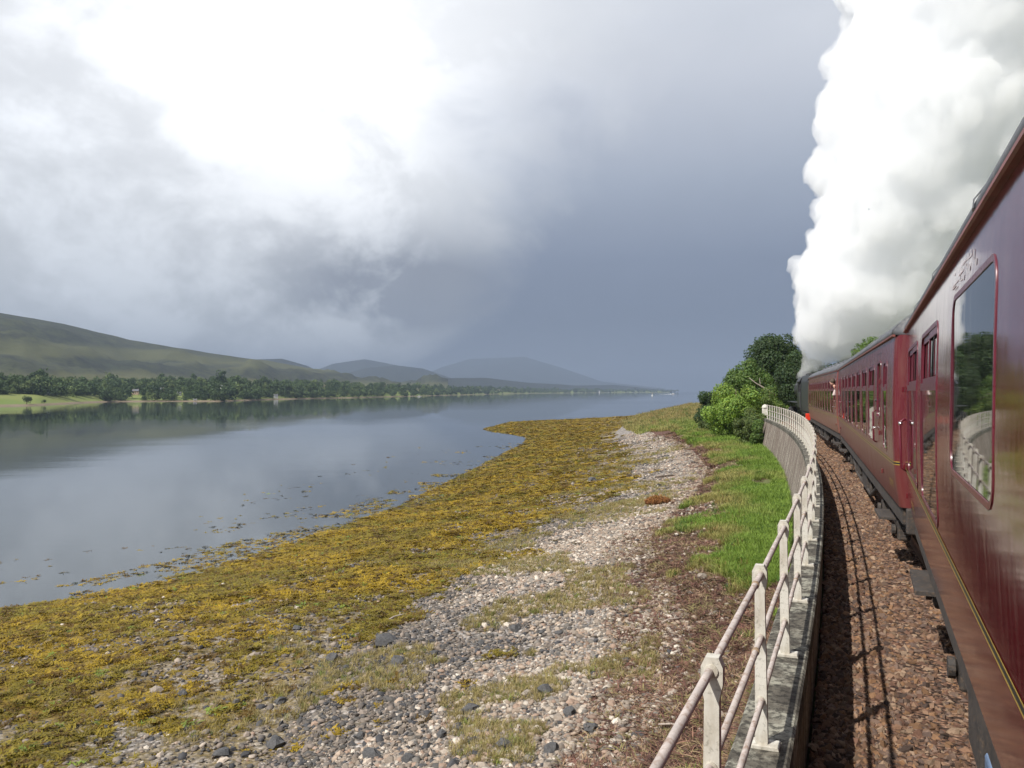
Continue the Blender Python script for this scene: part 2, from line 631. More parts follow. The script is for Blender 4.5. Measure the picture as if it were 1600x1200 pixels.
# beach zones across the shore, each a line of (depth, right) from the camera
ys = np.linspace(-30, 420, 200)
fx_ = fence_x(ys) - 0.62
fd, fl = to_dl(fx_, ys)
foot = np.stack([fd, fl], 1)
GRASS = np.array([(-40, -22), (2, 5), (10, 6), (15, 5.0), (19, 5.0), (21, 5.0), (30, 7.2), (40.8, 10.9), (57, 14.3), (83, 16.8), (110, 20.5), (160, 31), (256, 56.4), (330, 80)])
WRACK = np.array([(-40, -26), (2, -1.5), (10.4, 1.5), (15, 2.75), (19, 3.2), (25.8, 3.9), (34.5, 7.2), (48, 11.2), (69.8, 14.6), (97.5, 14.6), (120, 16.2), (160, 26), (256, 56.2), (330, 79.8)])
PEBB = np.array([(-40, -32), (2, -8), (12.6, -3.7), (18.8, -4.0), (22.9, -3.3), (35, 1.2), (57, 7.6), (93.5, 11.6), (110, 13.6), (152, 24), (256, 56.0), (330, 79.6)])
WATER = np.array([(-40, -75), (10, -36), (20, -23), (26.3, -16.0), (28.9, -12.4), (34, -10), (49, -5.7), (70.5, -2.5), (80, -1.2), (95, .8), (110, 3.0), (124, 3.6), (133, 1.2), (143, -2.6), (152, -4), (187, 1), (256, 55.8), (330, 79.4)])


def zone_l(arr, d):
    return np.interp(d, arr[:, 0], arr[:, 1])


ZT = np.array([0., 1., 2., 3., 4., 5., 6.])
ZZ = np.array([3.05, 2.75, 2.35, 1.35, 0.0, -0.35, -1.6])


def beach_rows(d):
    f = np.interp(d, foot[:, 0], foot[:, 1])
    g = np.minimum(zone_l(GRASS, d), f - .05)
    w = np.minimum(zone_l(WRACK, d), g - .05)
    p = np.minimum(zone_l(PEBB, d), w - .05)
    a = np.minimum(zone_l(WATER, d), p - .05)
    return np.stack([f, g, w, p, a, a - 7, a - 40], 0)


def zone_of(d, l):
    """zone coordinate t for points (vectorised)"""
    R_ = beach_rows(d)
    t = np.full(d.shape, 6.0)
    for k in range(5, -1, -1):
        hi, lo = R_[k], R_[k + 1]
        m = (l <= hi) & (l > lo)
        t[m] = (k + (hi - l) / (hi - lo))[m]
    t[l > R_[0]] = 0
    return t


def beach_z(d, l, t=None):
    if t is None:
        t = zone_of(d, l)
    z = np.interp(t, ZT, ZZ)
    b = (fbm(d * .35, l * .35, 4, 3) - .5) * .42 + (fbm(d * 1.7, l * 1.7, 3, 9) - .5) * .10
    k = np.interp(t, [0, .2, 3.4, 4, 6], [.25, .6, 1, .55, .5])
    return z + b * k


def build_beach():
    ds = np.concatenate([np.linspace(-38, 4, 16), 4 + 300 * (np.linspace(0.004, 1, 330) ** 2.2)])
    tt = np.concatenate([np.linspace(0, 1, 14), np.linspace(1, 2, 10)[1:], np.linspace(2, 3, 26)[1:], np.linspace(3, 4, 36)[1:], np.linspace(4, 5, 16)[1:], np.linspace(5, 6, 8)[1:]])
    n, m = len(ds), len(tt)
    D = np.repeat(ds[:, None], m, 1); T = np.repeat(tt[None], n, 0)
    R_ = beach_rows(ds)
    L = np.empty((n, m))
    for i in range(n):
        L[i] = np.interp(tt, ZT, R_[:, i])
    Z = beach_z(D.ravel(), L.ravel(), T.ravel()).reshape(n, m)
    X = D * FX + L * RX; Y = D * FY + L * RY
    V = np.stack([X, Y, Z], -1).reshape(-1, 3)
    i = np.arange(n - 1)[:, None] * m + np.arange(m - 1)[None]
    F = np.stack([i, i + m, i + m + 1, i + 1], -1).reshape(-1, 4)
    me = bpy.data.meshes.new('beach')
    me.from_pydata(V.tolist(), [], F.tolist())
    a = me.attributes.new('zone', 'FLOAT', 'POINT')
    a.data.foreach_set('value', T.ravel().astype(np.float32))
    me.polygons.foreach_set('use_smooth', [True] * len(me.polygons))
    m_, t, out = new_mat('beach_ground')
    z = t.n('ShaderNodeAttribute', attribute_name='zone').outputs['Fac']
    v = t.n('ShaderNodeTexCoord').outputs['Object']
    n1 = t.noise(v, .55, 5, .6); n2 = t.noise(v, 3.0, 5, .62); n3 = t.noise(v, 14.0, 4, .6)
    zz = t.math('ADD', z, t.math('MULTIPLY', t.math('SUBTRACT', n1, .5), 1.5))
    zz = t.math('ADD', zz, t.math('MULTIPLY', t.math('SUBTRACT', n2, .5), .8))
    # grass soil, red-brown wrack, shingle, weed-covered shingle, mud
    soil = t.mix(n3, (.075, .085, .028), (.14, .15, .05))
    wr = t.mix(n3, (.060, .030, .022), (.15, .075, .050))
    vo = t.n('ShaderNodeTexVoronoi', {'Vector': v, 'Scale': 11.0, 'Randomness': 1.0})
    peb = t.ramp(t.n('ShaderNodeSeparateColor', {0: vo.outputs['Color']}).outputs[0],
                 [(0, (.10, .095, .09)), (.3, (.26, .235, .21)), (.6, (.38, .34, .31)), (.85, (.30, .26, .22)), (1, (.50, .46, .42))])
    peb = t.mix(t.ramp(vo.outputs['Distance'], [(.35, 0.0), (.75, .85)]), peb, (.07, .06, .05))
    weed = t.mix(t.ramp(n3, [(.35, 0), (.65, 1)]), (.085, .055, .008), (.22, .145, .012))
    mud = (.055, .05, .03)
    c = t.mix(t.smooth(zz, .85, 1.15), soil, wr)
    c = t.mix(t.smooth(zz, 1.9, 2.15), c, peb)
    c = t.mix(t.smooth(zz, 2.7, 3.4), c, weed)
    c = t.mix(t.smooth(zz, 4.3, 4.9), c, mud)
    hgt = t.math('ADD', t.math('MULTIPLY', vo.outputs['Distance'], -.6), n3)
    bn = t.n('ShaderNodeBump', {'Strength': .9, 'Distance': .05, 'Height': hgt}).outputs[0]
    surf(t, out, c, .8, .3, 0, bn)
    me.materials.append(m_)
    tag(link('beach', me), kind='structure')


build_beach()


def build_water():
    m, t, out = new_mat('loch_water')
    v = t.n('ShaderNodeTexCoord').outputs['Object']
    r = t.n('ShaderNodeVectorRotate', {'Vector': v, 'Angle': -TH - .25}, rotation_type='Z_AXIS').outputs[0]
    a = t.noise(t.mapping(r, (.5, 1.6, 1)), .9, 4, .55)
    b = t.noise(t.mapping(r, (.10, .55, 1)), .30, 4, .55)
    wind = t.ramp(t.noise(t.mapping(r, (.0016, .013, 1), (2.2, .4, 0)), 1.0, 4, .6, .4), [(.42, .25), (.58, 1.0)])
    h = t.math('ADD', t.math('MULTIPLY', a, .012), t.math('MULTIPLY', b, .05))
    h = t.math('MULTIPLY', h, wind)
    bn = t.n('ShaderNodeBump', {'Strength': .28, 'Distance': 1.0, 'Height': h}).outputs[0]
    rr = t.math('MULTIPLY_ADD', wind, .04, .012)
    surf(t, out, (.034, .044, .050), rr, .7, 0, bn, IOR=1.36)
    S = 14000
    o = MB().add([(-S, -S, 0), (S, -S, 0), (S, S, 0), (-S, S, 0)], [(0, 1, 2, 3)]).build('water', m)
    tag(o, kind='structure')
    # the bed the loch lies on
    b = MB().add([(-S, -S, -3), (S, -S, -3), (S, S, -3), (-S, S, -3)], [(0, 1, 2, 3)]).build('loch_bed', plain('loch_mud', (.05, .045, .03), .9))
    tag(b, kind='structure')


build_water()


def build_land():
    """the shelf the railway runs on and the ground rising to the right of it"""
    yy = np.concatenate([np.linspace(-45, 70, 60), np.linspace(73, 420, 60)])
    rows = []
    for y in yy:
        tx, fx = float(train_x(y)), float(fence_x(y))
        row = []
        if y < WALL_END:
            lead = [(fx + .16, BAL_Z - .9), (fx + .17, BAL_Z - .12)]
        else:
            lead = [(fx - 1.6, 2.2), (fx + .17, BAL_Z - .5)]
        prof = lead + [(tx - 2.4, BAL_Z - .06), (tx + 2.4, BAL_Z - .06), (tx + 4.0, BAL_Z - .45), (tx + 8, BAL_Z + .2), (tx + 16, BAL_Z + 2.5), (tx + 40, BAL_Z + 9), (tx + 120, BAL_Z + 26), (tx + 400, BAL_Z + 60)]
        for k, (x, z) in enumerate(prof):
            row.append((x, y, z + (fbm(np.array([x * .2]), np.array([y * .2]), 3, 5)[0] - .5) * (1.0 if k > 5 else .05)))
        rows.append(row)
    m, t, out = new_mat('rough_grass_ground')
    v = t.n('ShaderNodeTexCoord').outputs['Object']
    c = t.mix(t.noise(v, .8, 5, .6), (.05, .07, .02), (.13, .13, .045))
    surf(t, out, c, .9, .2, 0, t.n('ShaderNodeBump', {'Strength': .8, 'Distance': .1, 'Height': t.noise(v, 6, 5, .6)}).outputs[0])
    tag(MB().grid(rows).build('ground', m, smooth=True), kind='structure')
    # ballast bed
    rows = []
    for y in np.linspace(-12, 130, 300):
        tx, fx = float(train_x(y)), float(fence_x(y))
        prof = [(fx + .165, BAL_Z), (fx * .5 + (tx - 1.2) * .5, BAL_Z + .03), (tx - 1.2, BAL_Z + .06), (tx + 1.3, BAL_Z + .06), (tx + 2.4, BAL_Z - .05)]
        rows.append([(x, y, z) for x, z in prof])
    m, t, out = new_mat('ballast_bed')
    v = t.n('ShaderNodeTexCoord').outputs['Object']
    vo = t.n('ShaderNodeTexVoronoi', {'Vector': v, 'Scale': 17.0})
    c = t.ramp(t.n('ShaderNodeSeparateColor', {0: vo.outputs['Color']}).outputs[0],
               [(0, (.085, .05, .036)), (.4, (.19, .105, .07)), (.75, (.27, .155, .10)), (1, (.33, .22, .16))])
    c = t.mix(t.ramp(vo.outputs['Distance'], [(.3, 0.0), (.7, .9)]), c, (.03, .02, .015))
    bn = t.n('ShaderNodeBump', {'Strength': 1.0, 'Distance': .06, 'Height': vo.outputs['Distance']})
    bn.invert = True
    surf(t, out, c, .85, .2, 0, bn.outputs[0])
    tag(MB().grid(rows).build('track_bed', m, smooth=True), kind='structure')


build_land()


# ------------------------------------------------------------------ far shore and hills
def px_dir(px):
    return math.atan((px - 800) / 1280.0)


def hill(name, cols, mat, nz=.02, rows_n=26, seed=1, wob=6.0):
    """cols: (pixel column it is seen at, range of foot, foot height, range of ridge, skyline row, range of back)"""
    cols = np.array(cols, float)
    xs = np.linspace(cols[0, 0], cols[-1, 0], 150)
    C = [np.interp(xs, cols[:, 0], cols[:, k]) for k in range(cols.shape[1])]
    rows = []
    for j in range(rows_n):
        u = j / (rows_n - 1)
        row = []
        for i, x in enumerate(xs):
            az = px_dir(x)
            r0, z0, r1, sk, r2 = C[1][i], C[2][i], C[3][i], C[4][i], C[5][i]
            top = CAMZ + r1 * math.cos(az) * (611 - sk) / 1280.0
            if u < .7:
                q = u / .7
                r = r0 + (r1 - r0) * q
                z = z0 + (top - z0) * (q ** 1.15)
                k = math.sin(q * PI) * .9 + .10
            else:
                q = (u - .7) / .3
                r = r1 + (r2 - r1) * q
                z = top + (-4 - top) * q ** 1.5
                k = .10
            px_, py_ = r * math.sin(az), r * math.cos(az)
            w_ = dl(py_, px_)
            z += (fbm(np.array([w_[0] / (wob * 25)]), np.array([w_[1] / (wob * 25)]), 5, seed)[0] - .5) * nz * r1 * k
            row.append((w_[0], w_[1], z))
        rows.append(row)
    return tag(MB().grid(rows).build(name, mat, smooth=True), kind='structure')


def moor_mat(name, lo, hi, dark, lit_band=True):
    m, t, out = new_mat(name)
    v = t.n('ShaderNodeTexCoord').outputs['Object']
    z = t.n('ShaderNodeSeparateXYZ', {0: v}).outputs[2]
    n = t.noise(v, .006, 6, .6); n2 = t.noise(v, .045, 5, .62)
    c = t.mix(t.ramp(n, [(.38, 0), (.62, 1)]), lo, hi)
    c = t.mix(t.ramp(n2, [(.42, 0), (.62, .85)]), c, dark)
    c = t.mix(t.ramp(t.noise(v, .16, 4, .65), [(.5, 0), (.66, .6)]), c, tuple(x * .6 for x in dark))
    if lit_band:
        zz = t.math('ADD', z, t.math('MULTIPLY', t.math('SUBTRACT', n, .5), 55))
        b = t.math('MULTIPLY', t.smooth(zz, 52, 62), t.math('SUBTRACT', 1.0, t.smooth(zz, 74, 96)))  # yellow-green band: cloud-lit stretch of the slope, painted into the colour
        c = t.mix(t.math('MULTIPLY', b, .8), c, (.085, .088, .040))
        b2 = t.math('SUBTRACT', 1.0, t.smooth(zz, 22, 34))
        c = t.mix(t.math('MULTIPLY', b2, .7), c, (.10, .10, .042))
    surf(t, out, c, .95, .1, 0, t.n('ShaderNodeBump', {'Strength': .6, 'Distance': 3.0, 'Height': n2}).outputs[0])
    return m


M_MOOR = moor_mat('heather_moor_lit_band', (.036, .043, .026), (.060, .066, .032), (.027, .029, .024))
M_FARHILL = moor_mat('far_moor', (.022, .028, .022), (.034, .040, .026), (.016, .02, .018), False)

# shoreline of the far bank: pixel column -> range
SHORE = np.array([(-700, 330), (-300, 360), (0, 445), (60, 465), (172, 600), (250, 610), (344, 590), (430, 715), (550, 870), (653, 1130), (740, 1600), (816, 2300), (930, 3300), (1043, 4600), (1120, 5600)], float)


def shore_r(px):
    return np.interp(px, SHORE[:, 0], SHORE[:, 1])


def far_point(x, q):
    """point of the far bank: pixel column, fraction of the way inland"""
    az = px_dir(x); r0 = shore_r(x)
    wd = np.interp(x, [-700, 0, 600, 800, 1120], [420, 420, 420, 600, 900])
    r = r0 + q * wd
    z = np.interp(q, [-.03, 0, .012, .03, .07, .13, .3, .6, 1.25], [-1.2, .05, .4, .8, 2.4, 4.4, 9, 15, 9])
    if z > 0:
        z *= np.interp(x, [0, 500, 800, 1120], [1, 1, .8, .6])
    w_ = dl(r * math.cos(az), r * math.sin(az))
    z += (fbm(np.array([w_[0] / 60]), np.array([w_[1] / 60]), 4, 21)[0] - .5) * max(0, q) * 14
    if q <= .03:
        z += (fbm(np.array([w_[0] / 15]), np.array([w_[1] / 15]), 3, 22)[0] - .5) * .4
    return (w_[0], w_[1], float(z))


def build_far_shore():
    # low ground behind the shoreline, up to the foot of the hill
    rel = [-.03, 0, .012, .03, .07, .13, .22, .34, .5, .7, .95, 1.25]
    rows = [[far_point(x, q) for x in np.linspace(-700, 1046, 360)] for q in rel]
    m, t, out = new_mat('far_bank_ground')
    v = t.n('ShaderNodeTexCoord').outputs['Object']
    z = t.n('ShaderNodeSeparateXYZ', {0: v}).outputs[2]
    n = t.noise(v, .02, 5, .6); n2 = t.noise(v, .15, 4, .6)
    c = t.mix(t.ramp(n, [(.4, 0), (.6, 1)]), (.13, .175, .045), (.17, .19, .06))
    c = t.mix(t.smooth(t.math('ADD', z, t.math('MULTIPLY', n, 6.0)), 9, 13), c, t.mix(n2, (.06, .065, .025), (.13, .11, .05)))
    sh = t.math('SUBTRACT', 1.0, t.smooth(t.math('ADD', z, t.math('MULTIPLY', n2, .4)), .75, 1.05))
    c = t.mix(sh, c, t.mix(n2, (.13, .095, .05), (.25, .20, .15)))
    surf(t, out, c, .95, .1)
    tag(MB().grid(rows).build('far_bank', m, smooth=True), kind='structure')
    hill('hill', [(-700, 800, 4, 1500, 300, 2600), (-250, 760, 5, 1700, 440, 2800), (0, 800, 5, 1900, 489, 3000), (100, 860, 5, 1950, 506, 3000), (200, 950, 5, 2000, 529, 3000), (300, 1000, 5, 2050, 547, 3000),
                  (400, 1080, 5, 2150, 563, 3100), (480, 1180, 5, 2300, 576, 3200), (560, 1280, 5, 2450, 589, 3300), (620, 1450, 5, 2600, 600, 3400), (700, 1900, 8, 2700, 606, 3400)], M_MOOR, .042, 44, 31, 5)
    hill('hill', [(340, 3000, 4, 3700, 575, 4500), (395, 3000, 4, 3700, 560, 4500), (440, 3000, 4, 3700, 559, 4500), (480, 3000, 4, 3700, 571, 4500), (540, 3000, 4, 3700, 600, 4500)], M_FARHILL, .012, 20, 41, 12)
    hill('hill', [(460, 5000, 4, 6200, 590, 7600), (520, 5000, 4, 6200, 567, 7600), (570, 5000, 4, 6200, 560, 7600), (640, 5000, 4, 6200, 574, 7600), (700, 5000, 4, 6200, 592, 7600)], M_FARHILL, .010, 20, 43, 14)
    hill('hill', [(520, 3900, 4, 4800, 590, 5800), (570, 3900, 4, 4800, 574, 5800), (620, 3900, 4, 4800, 570, 5800), (660, 3900, 4, 4800, 575, 5800), (710, 3900, 4, 4800, 592, 5800), (760, 3900, 4, 4800, 606, 5800)], M_FARHILL, .010, 20, 44, 14)
    hill('hill', [(640, 7600, 4, 9500, 596, 11500), (690, 7600, 4, 9500, 573, 11500), (735, 7600, 4, 9500, 560, 11500), (770, 7600, 4, 9500, 559, 11500), (820, 7600, 4, 9500, 557, 11500), (870, 7600, 4, 9500, 572, 11500), (940, 7600, 4, 9500, 596, 11500), (1040, 7600, 3, 9500, 607, 11500)], M_FARHILL, .010, 24, 45, 16)
    hill('hill', [(590, 2500, 4, 3200, 602, 4200), (640, 2500, 4, 3200, 594, 4200), (700, 2700, 4, 3400, 590, 4200), (760, 2900, 4, 3600, 590, 4400), (820, 3200, 4, 3900, 597, 4800), (900, 3800, 4, 4500, 602, 5200), (960, 4300, 3, 5000, 601, 5800), (1010, 4600, 3, 5200, 606, 6000), (1050, 4900, 2, 5400, 610.4, 6200)], M_FARHILL, .006, 20, 47, 10)


build_far_shore()


# ------------------------------------------------------------------ retaining wall and railing
def build_wall():
    w = empty('retaining_wall', (float(fence_x(10)), 10, 2.4))
    tag(w, 'long curved concrete retaining wall below the white railing, stained brown', 'wall')
    ox, oy, oz = w.location
    yy = np.linspace(-8, WALL_END, 120)
    rows = []
    for y in yy:
        fx = float(fence_x(y))
        rows.append([(fx - .64 - ox, y - oy, 1.9 - oz), (fx - .42 - ox, y - oy, 3.4 - oz), (fx - .14 - ox, y - oy, 4.80 - oz), (fx + .14 - ox, y - oy, 4.80 - oz), (fx + .14 - ox, y - oy, BAL_Z - .9 - oz)])
    mb = MB().grid(rows)
    n = len(rows) * 5
    mb.f.append((n - 5, n - 4, n - 3, n - 2, n - 1))
    mb.build('wall_face', M_WALL, w, smooth='auto')
    step = 3.44
    y = -7.0
    while y < WALL_END - .2:
        y1 = min(y + step - .012, WALL_END + .05)
        rows = []
        for q in np.linspace(y, y1, 5):
            fx = float(fence_x(q))
            rows.append([(fx - .155 - ox, q - oy, 4.803 - oz), (fx - .16 - ox, q - oy, COPE_Z - .015 - oz), (fx - .145 - ox, q - oy, COPE_Z - oz),
                         (fx + .145 - ox, q - oy, COPE_Z - oz), (fx + .16 - ox, q - oy, COPE_Z - .015 - oz), (fx + .158 - ox, q - oy, 4.803 - oz)])
        mb = MB().grid(rows)
        mb.f.append((0, 1, 2, 3, 4, 5)); mb.f.append((29, 28, 27, 26, 25, 24))
        mb.build('coping_slab', M_COPING, w)
        y += step
    # square pier that ends the wall
    fx = float(fence_x(WALL_END + .4))
    p = MB().cbox((fx - ox, WALL_END + .4 - oy, 4.1 - oz), (.40, .40, 3.2), .03).build('end_pier', M_POST, w)
    MB().lathe([(.22, 0), (.25, .06), (.20, .20), (.11, .29), (.02, .32)], (fx - ox, WALL_END + .4 - oy, 5.7 - oz), n=16).build('domed_cap', M_POST, p, smooth=True)


build_wall()
POST_GAP = 1.72


def build_railing():
    root = empty('railing', (float(fence_x(4.8)), 4.81, COPE_Z))
    tag(root, 'weathered white post and tube railing along the top of the retaining wall', 'railing')
    ox, oy, oz = root.location
    prof = [(-.034, .02), (.034, .02), (.027, .86), (.040, .925), (.040, .985), (.024, 1.02), (-.024, 1.02), (-.040, .985), (-.040, .925), (-.027, .86)]
    post_me = MB().prism(prof, -.026, .026).mesh('post', M_POST)
    plate_me = MB().cbox((.022, 0, .012), (.15, .11, .024), .004).mesh('base_plate', M_POST)
    hs = (.972, .615, .265)
    coll_me = MB().lathe([(.019, -.034), (.024, -.033), (.024, .033), (.019, .034)], axis='Y', n=14).mesh('collar', M_POST, 'auto')
    tube_me = MB().tube([(0, 0, 0), (0, POST_GAP * .5, -.002), (0, POST_GAP, 0)], .0165, 12).mesh('rail', M_RAILTUBE, 'auto')
    band_me = MB().lathe([(.017, -.018), (.0205, -.014), (.0205, .014), (.017, .018)], axis='Y', n=14).mesh('joint_band', M_BAND, 'auto')
    y = 4.81 - POST_GAP * 3
    k = 0
    while y < WALL_END:
        x = float(fence_x(y)); y2 = y + POST_GAP; x2 = float(fence_x(y2))
        rz = math.atan2(-(x2 - x), y2 - y)
        p = link('post', post_me, root)
        p.location = (x - ox, y - oy, 0); p.rotation_euler = (random.uniform(-.006, .006), random.uniform(-.012, .008), rz)
        link('base_plate', plate_me, p)
        for h in hs:
            c = link('collar', coll_me, p); c.location = (0, 0, h)
        if y2 < WALL_END:
            for j, h in enumerate(hs):
                r = link('rail', tube_me, root)
                r.location = (x - ox, y - oy, h); r.rotation_euler = (random.uniform(-.003, .003), random.uniform(0, 3), rz)
                if (k + j) % 3 == (2 if j == 0 else 0):
                    b = link('joint_band', band_me, r); b.location = (0, POST_GAP - .30, 0)
        y = y2; k += 1


build_railing()


def build_track():
    root = empty('railway_track', (float(train_x(10)), 10, BAL_Z))
    tag(root, 'single railway track curving left under the maroon train', 'track')
    ox, oy, oz = root.location
    prof = [(-.07, 0), (.07, 0), (.07, .02), (.012, .035), (.010, .10), (.036, .115), (.036, .15), (-.036, .15), (-.036, .115), (-.010, .10), (-.012, .035), (-.07, .02)]
    for s in (-1, 1):
        rows = []
        for y in np.linspace(-11, 125, 140):
            x = float(train_x(y)) + s * .755
            rows.append([(x + a - ox, y - oy, RAIL_Z - .15 + b - oz) for a, b in prof + prof[:1]])
        MB().grid(rows).build('rail', plain('rusty_rail', (.16, .09, .06), .5, .5, .6), root)
    sm = MB().cbox((0, 0, 0), (2.6, .25, .13), .01).mesh('sleeper', plain('oily_sleeper', (.06, .048, .04), .85, var=.4, bump=.4))
    y = 3.0
    while y < 78:
        o = link('sleeper', sm, root)
        o.location = (float(train_x(y)) - ox, y - oy, RAIL_Z - .215 - oz); o.rotation_euler = (0, 0, -math.atan(train_dir(y)))
        y += .75


build_track()

# ------------------------------------------------------------------ carriages
P_H = [1.03, 1.25, 1.6, 2.0, 2.4, 2.8, 3.1, 3.36]
P_X = [-1.315, -1.35, -1.385, -1.40, -1.40, -1.392, -1.382, -1.368]
ROOF = [(-1.372, 3.362), (-1.392, 3.385), (-1.388, 3.425), (-1.32, 3.515), (-1.15, 3.645), (-.86, 3.765), (-.45, 3.845), (0, 3.875)]
ROOF = ROOF + [(-x, z) for x, z in ROOF[-2::-1]]


def wx(h):
    return float(np.interp(h, P_H, P_X))


def rrect(s0, s1, h0, h1, r, n=5):
    """rounded rectangle loop with outward normals, in (s, h)"""
    out = []
    for (cs, ch, a0) in ((s1 - r, h1 - r, 0), (s0 + r, h1 - r, PI / 2), (s0 + r, h0 + r, PI), (s1 - r, h0 + r, 1.5 * PI)):
        for k in range(n):
            a = a0 + PI / 2 * k / (n - 1)
            out.append((cs + r * math.cos(a), ch + r * math.sin(a), math.cos(a), math.sin(a)))
    # extra points along the tall sides so the frame follows the curved wall
    res = []
    for i, p in enumerate(out):
        q = out[(i + 1) % len(out)]
        res.append(p)
        if abs(q[1] - p[1]) > .3:
            for k in range(1, 4):
                t = k / 4
                res.append((p[0] + (q[0] - p[0]) * t, p[1] + (q[1] - p[1]) * t, p[2], p[3]))
    return res


def frame_ring(mb, s0, s1, h0, h1, r, w, proud, back=.03):
    lp = rrect(s0, s1, h0, h1, r)
    n = len(lp); o = len(mb.v)
    for (off, xo) in ((w, .004), (w * .92, -proud), (.004, -proud * .8), (0, back)):
        for s, h, ns, nh in lp:
            S, H = s + ns * off, h + nh * off
            mb.v.append((wx(H) + xo, S, H))
    for a in range(3):
        for k in range(n):
            k2 = (k + 1) % n
            mb.f.append((o + a * n + k, o + a * n + k2, o + (a + 1) * n + k2, o + (a + 1) * n + k))


def pane_quad(mb, s0, s1, h0, h1, depth):
    mb.add([(wx(h0) + depth, s0, h0), (wx(h0) + depth, s1, h0), (wx(h1) + depth, s1, h1), (wx(h1) + depth, s0, h1)], [(0, 1, 2, 3)])


def make_window(root, s0, s1, h0, h1, split=None, bars=1, mat=M_TRIM, rad=.09, w=.04, proud=.005):
    mb = MB()
    frame_ring(mb, s0, s1, h0, h1, rad, w, proud)
    if split:
        x = wx(split)
        mb.box(x - .006, x + .03, s0 - .01, s1 + .01, split - .025, split + .035)
    wdw = mb.build('window', mat, root, smooth='auto')
    top = split - .02 if split else h1 + .004
    p = MB(); pane_quad(p, s0 - .004, s1 + .004, h0 - .004, top, .001)
    p.build('pane', M_PANE, wdw)
    if split:
        p = MB(); pane_quad(p, s0 - .004, s1 + .004, split + .03, h1 + .004, .022)
        p.build('pane', M_PANE, wdw)
        n = bars + 1
        for k in range(n):
            a = s0 + (s1 - s0) * k / n; b = s0 + (s1 - s0) * (k + 1) / n
            v = MB(); dep = .001 + .009 * (k % 2)
            for (q0, q1, g0, g1) in ((a, b, split + .035, split + .075), (a, b, h1 - .05, h1), (a, a + .045, split + .076, h1 - .051), (b - .045, b, split + .076, h1 - .051)):
                v.add([(wx(g0) + dep, q0, g0), (wx(g0) + dep, q1, g0), (wx(g1) + dep, q1, g1), (wx(g1) + dep, q0, g1),
                       (wx(g0) + dep + .008, q0, g0), (wx(g0) + dep + .008, q1, g0), (wx(g1) + dep + .008, q1, g1), (wx(g1) + dep + .008, q0, g1)],
                      [(0, 1, 2, 3), (7, 6, 5, 4), (0, 4, 5, 1), (1, 5, 6, 2), (2, 6, 7, 3), (3, 7, 4, 0)])
            v.build('sliding_ventilator', mat, wdw)
    return wdw


def make_door(root, s0, s1, paint, handle_at=1):
    """slam door: raised leaf with its own droplight, handle, hinges and grab rail"""
    mb = MB()
    g = .007
    for (a0, a1, b0, b1) in ((s0 - g, s0, 1.06, 3.2), (s1, s1 + g, 1.06, 3.2), (s0 - g, s1 + g, 3.2, 3.2 + g)):
        hs = np.linspace(b0, b1, 9)
        mb.grid([[(wx(h) - .004, a0, h), (wx(h) - .004, a1, h)] for h in hs])
    d = mb.build('door', M_LBLACK, root)
    wd = MB(); frame_ring(wd, s0 + .1, s1 - .1, 2.2, 3.05, .06, .04, .007)
    wd.build('droplight_frame', M_TRIM, d, smooth='auto')
    p = MB(); pane_quad(p, s0 + .096, s1 - .096, 2.196, 3.054, .012)
    p.build('pane', M_PANE, d)
    hs_ = s0 + .07 if handle_at < 0 else s1 - .07
    x = wx(2.0)
    h = MB().tube([(x, hs_, 2.0), (x - .045, hs_, 2.0)], .012, 8).tube([(x - .045, hs_ - .045, 2.0), (x - .05, hs_, 2.004), (x - .045, hs_ + .06, 2.0)], [.011, .014, .009], 8)
    h.build('handle', M_CHROME, d, smooth=True)
    gs = s0 - .09 if handle_at < 0 else s1 + .09
    MB().tube([(wx(1.75), gs, 1.75), (wx(1.78) - .05, gs, 1.78), (wx(2.25) - .05, gs, 2.25), (wx(2.28), gs, 2.28)], .012, 8).build('grab_rail', M_TRIM, d, smooth=True)
    he = s1 + .005 if handle_at < 0 else s0 - .005
    for hh in (1.35, 1.95, 2.75):
        MB().cbox((wx(hh) - .02, he, hh), (.03, .03, .07), .006).build('hinge', paint, d)
    MB().tube([(wx(2.45) - .002, hs_, 2.45), (wx(2.45) - .03, hs_, 2.45)], [.028, .016], 10).build('bump_stop', M_LBLACK, d)
    return d


def make_bogie(root, s):
    b = MB()
    for sx in (-1, 1):
        b.cbox((sx * 1.02, s, .55), (.14, 3.3, .16), .02)
        b.cbox((sx * 1.02, s, .42), (.10, 1.0, .20), .02)
    b.cbox((0, s, .62), (2.0, .5, .18), .02)
    b.cbox((0, s - 1.58, .56), (1.9, .14, .14)).cbox((0, s + 1.58, .56), (1.9, .14, .14))
    bg = b.build('bogie', M_UNDER, root)
    for k in (-1, 1):
        y = s + k * 1.3
        for sx in (-1, 1):
            MB().lathe([(.12, -.09), (.14, -.07), (.16, -.05), (.40, -.03), (.455, -.02), (.455, .05), (.48, .07), (.48, .085), (.1, .09)], (sx * .755, y, .455), 'X', 24).build('wheel', M_UNDER, bg, smooth='auto')
            ax = MB().cbox((sx * 1.10, y, .46), (.18, .26, .30), .03)
            ax.lathe([(.085, 0), (.085, .05), (.05, .07)], (sx * 1.19 - (.07 if sx < 0 else 0), y, .46), 'X', 12)
            ax.build('axlebox', M_UNDER, bg)
            for q in (-.30, .30):
                sp = MB()
                pts = [(sx * 1.08 + .05 * math.cos(a), y + q + .05 * math.sin(a), .40 + .02 * a / PI) for a in np.linspace(0, 10 * PI, 50)]
                sp.tube(pts, .012, 5).build('spring', M_UNDER, bg)
        MB().tube([(-.75, y, .455), (.75, y, .455)], .07, 10).build('axle', M_UNDER, bg)
    return bg


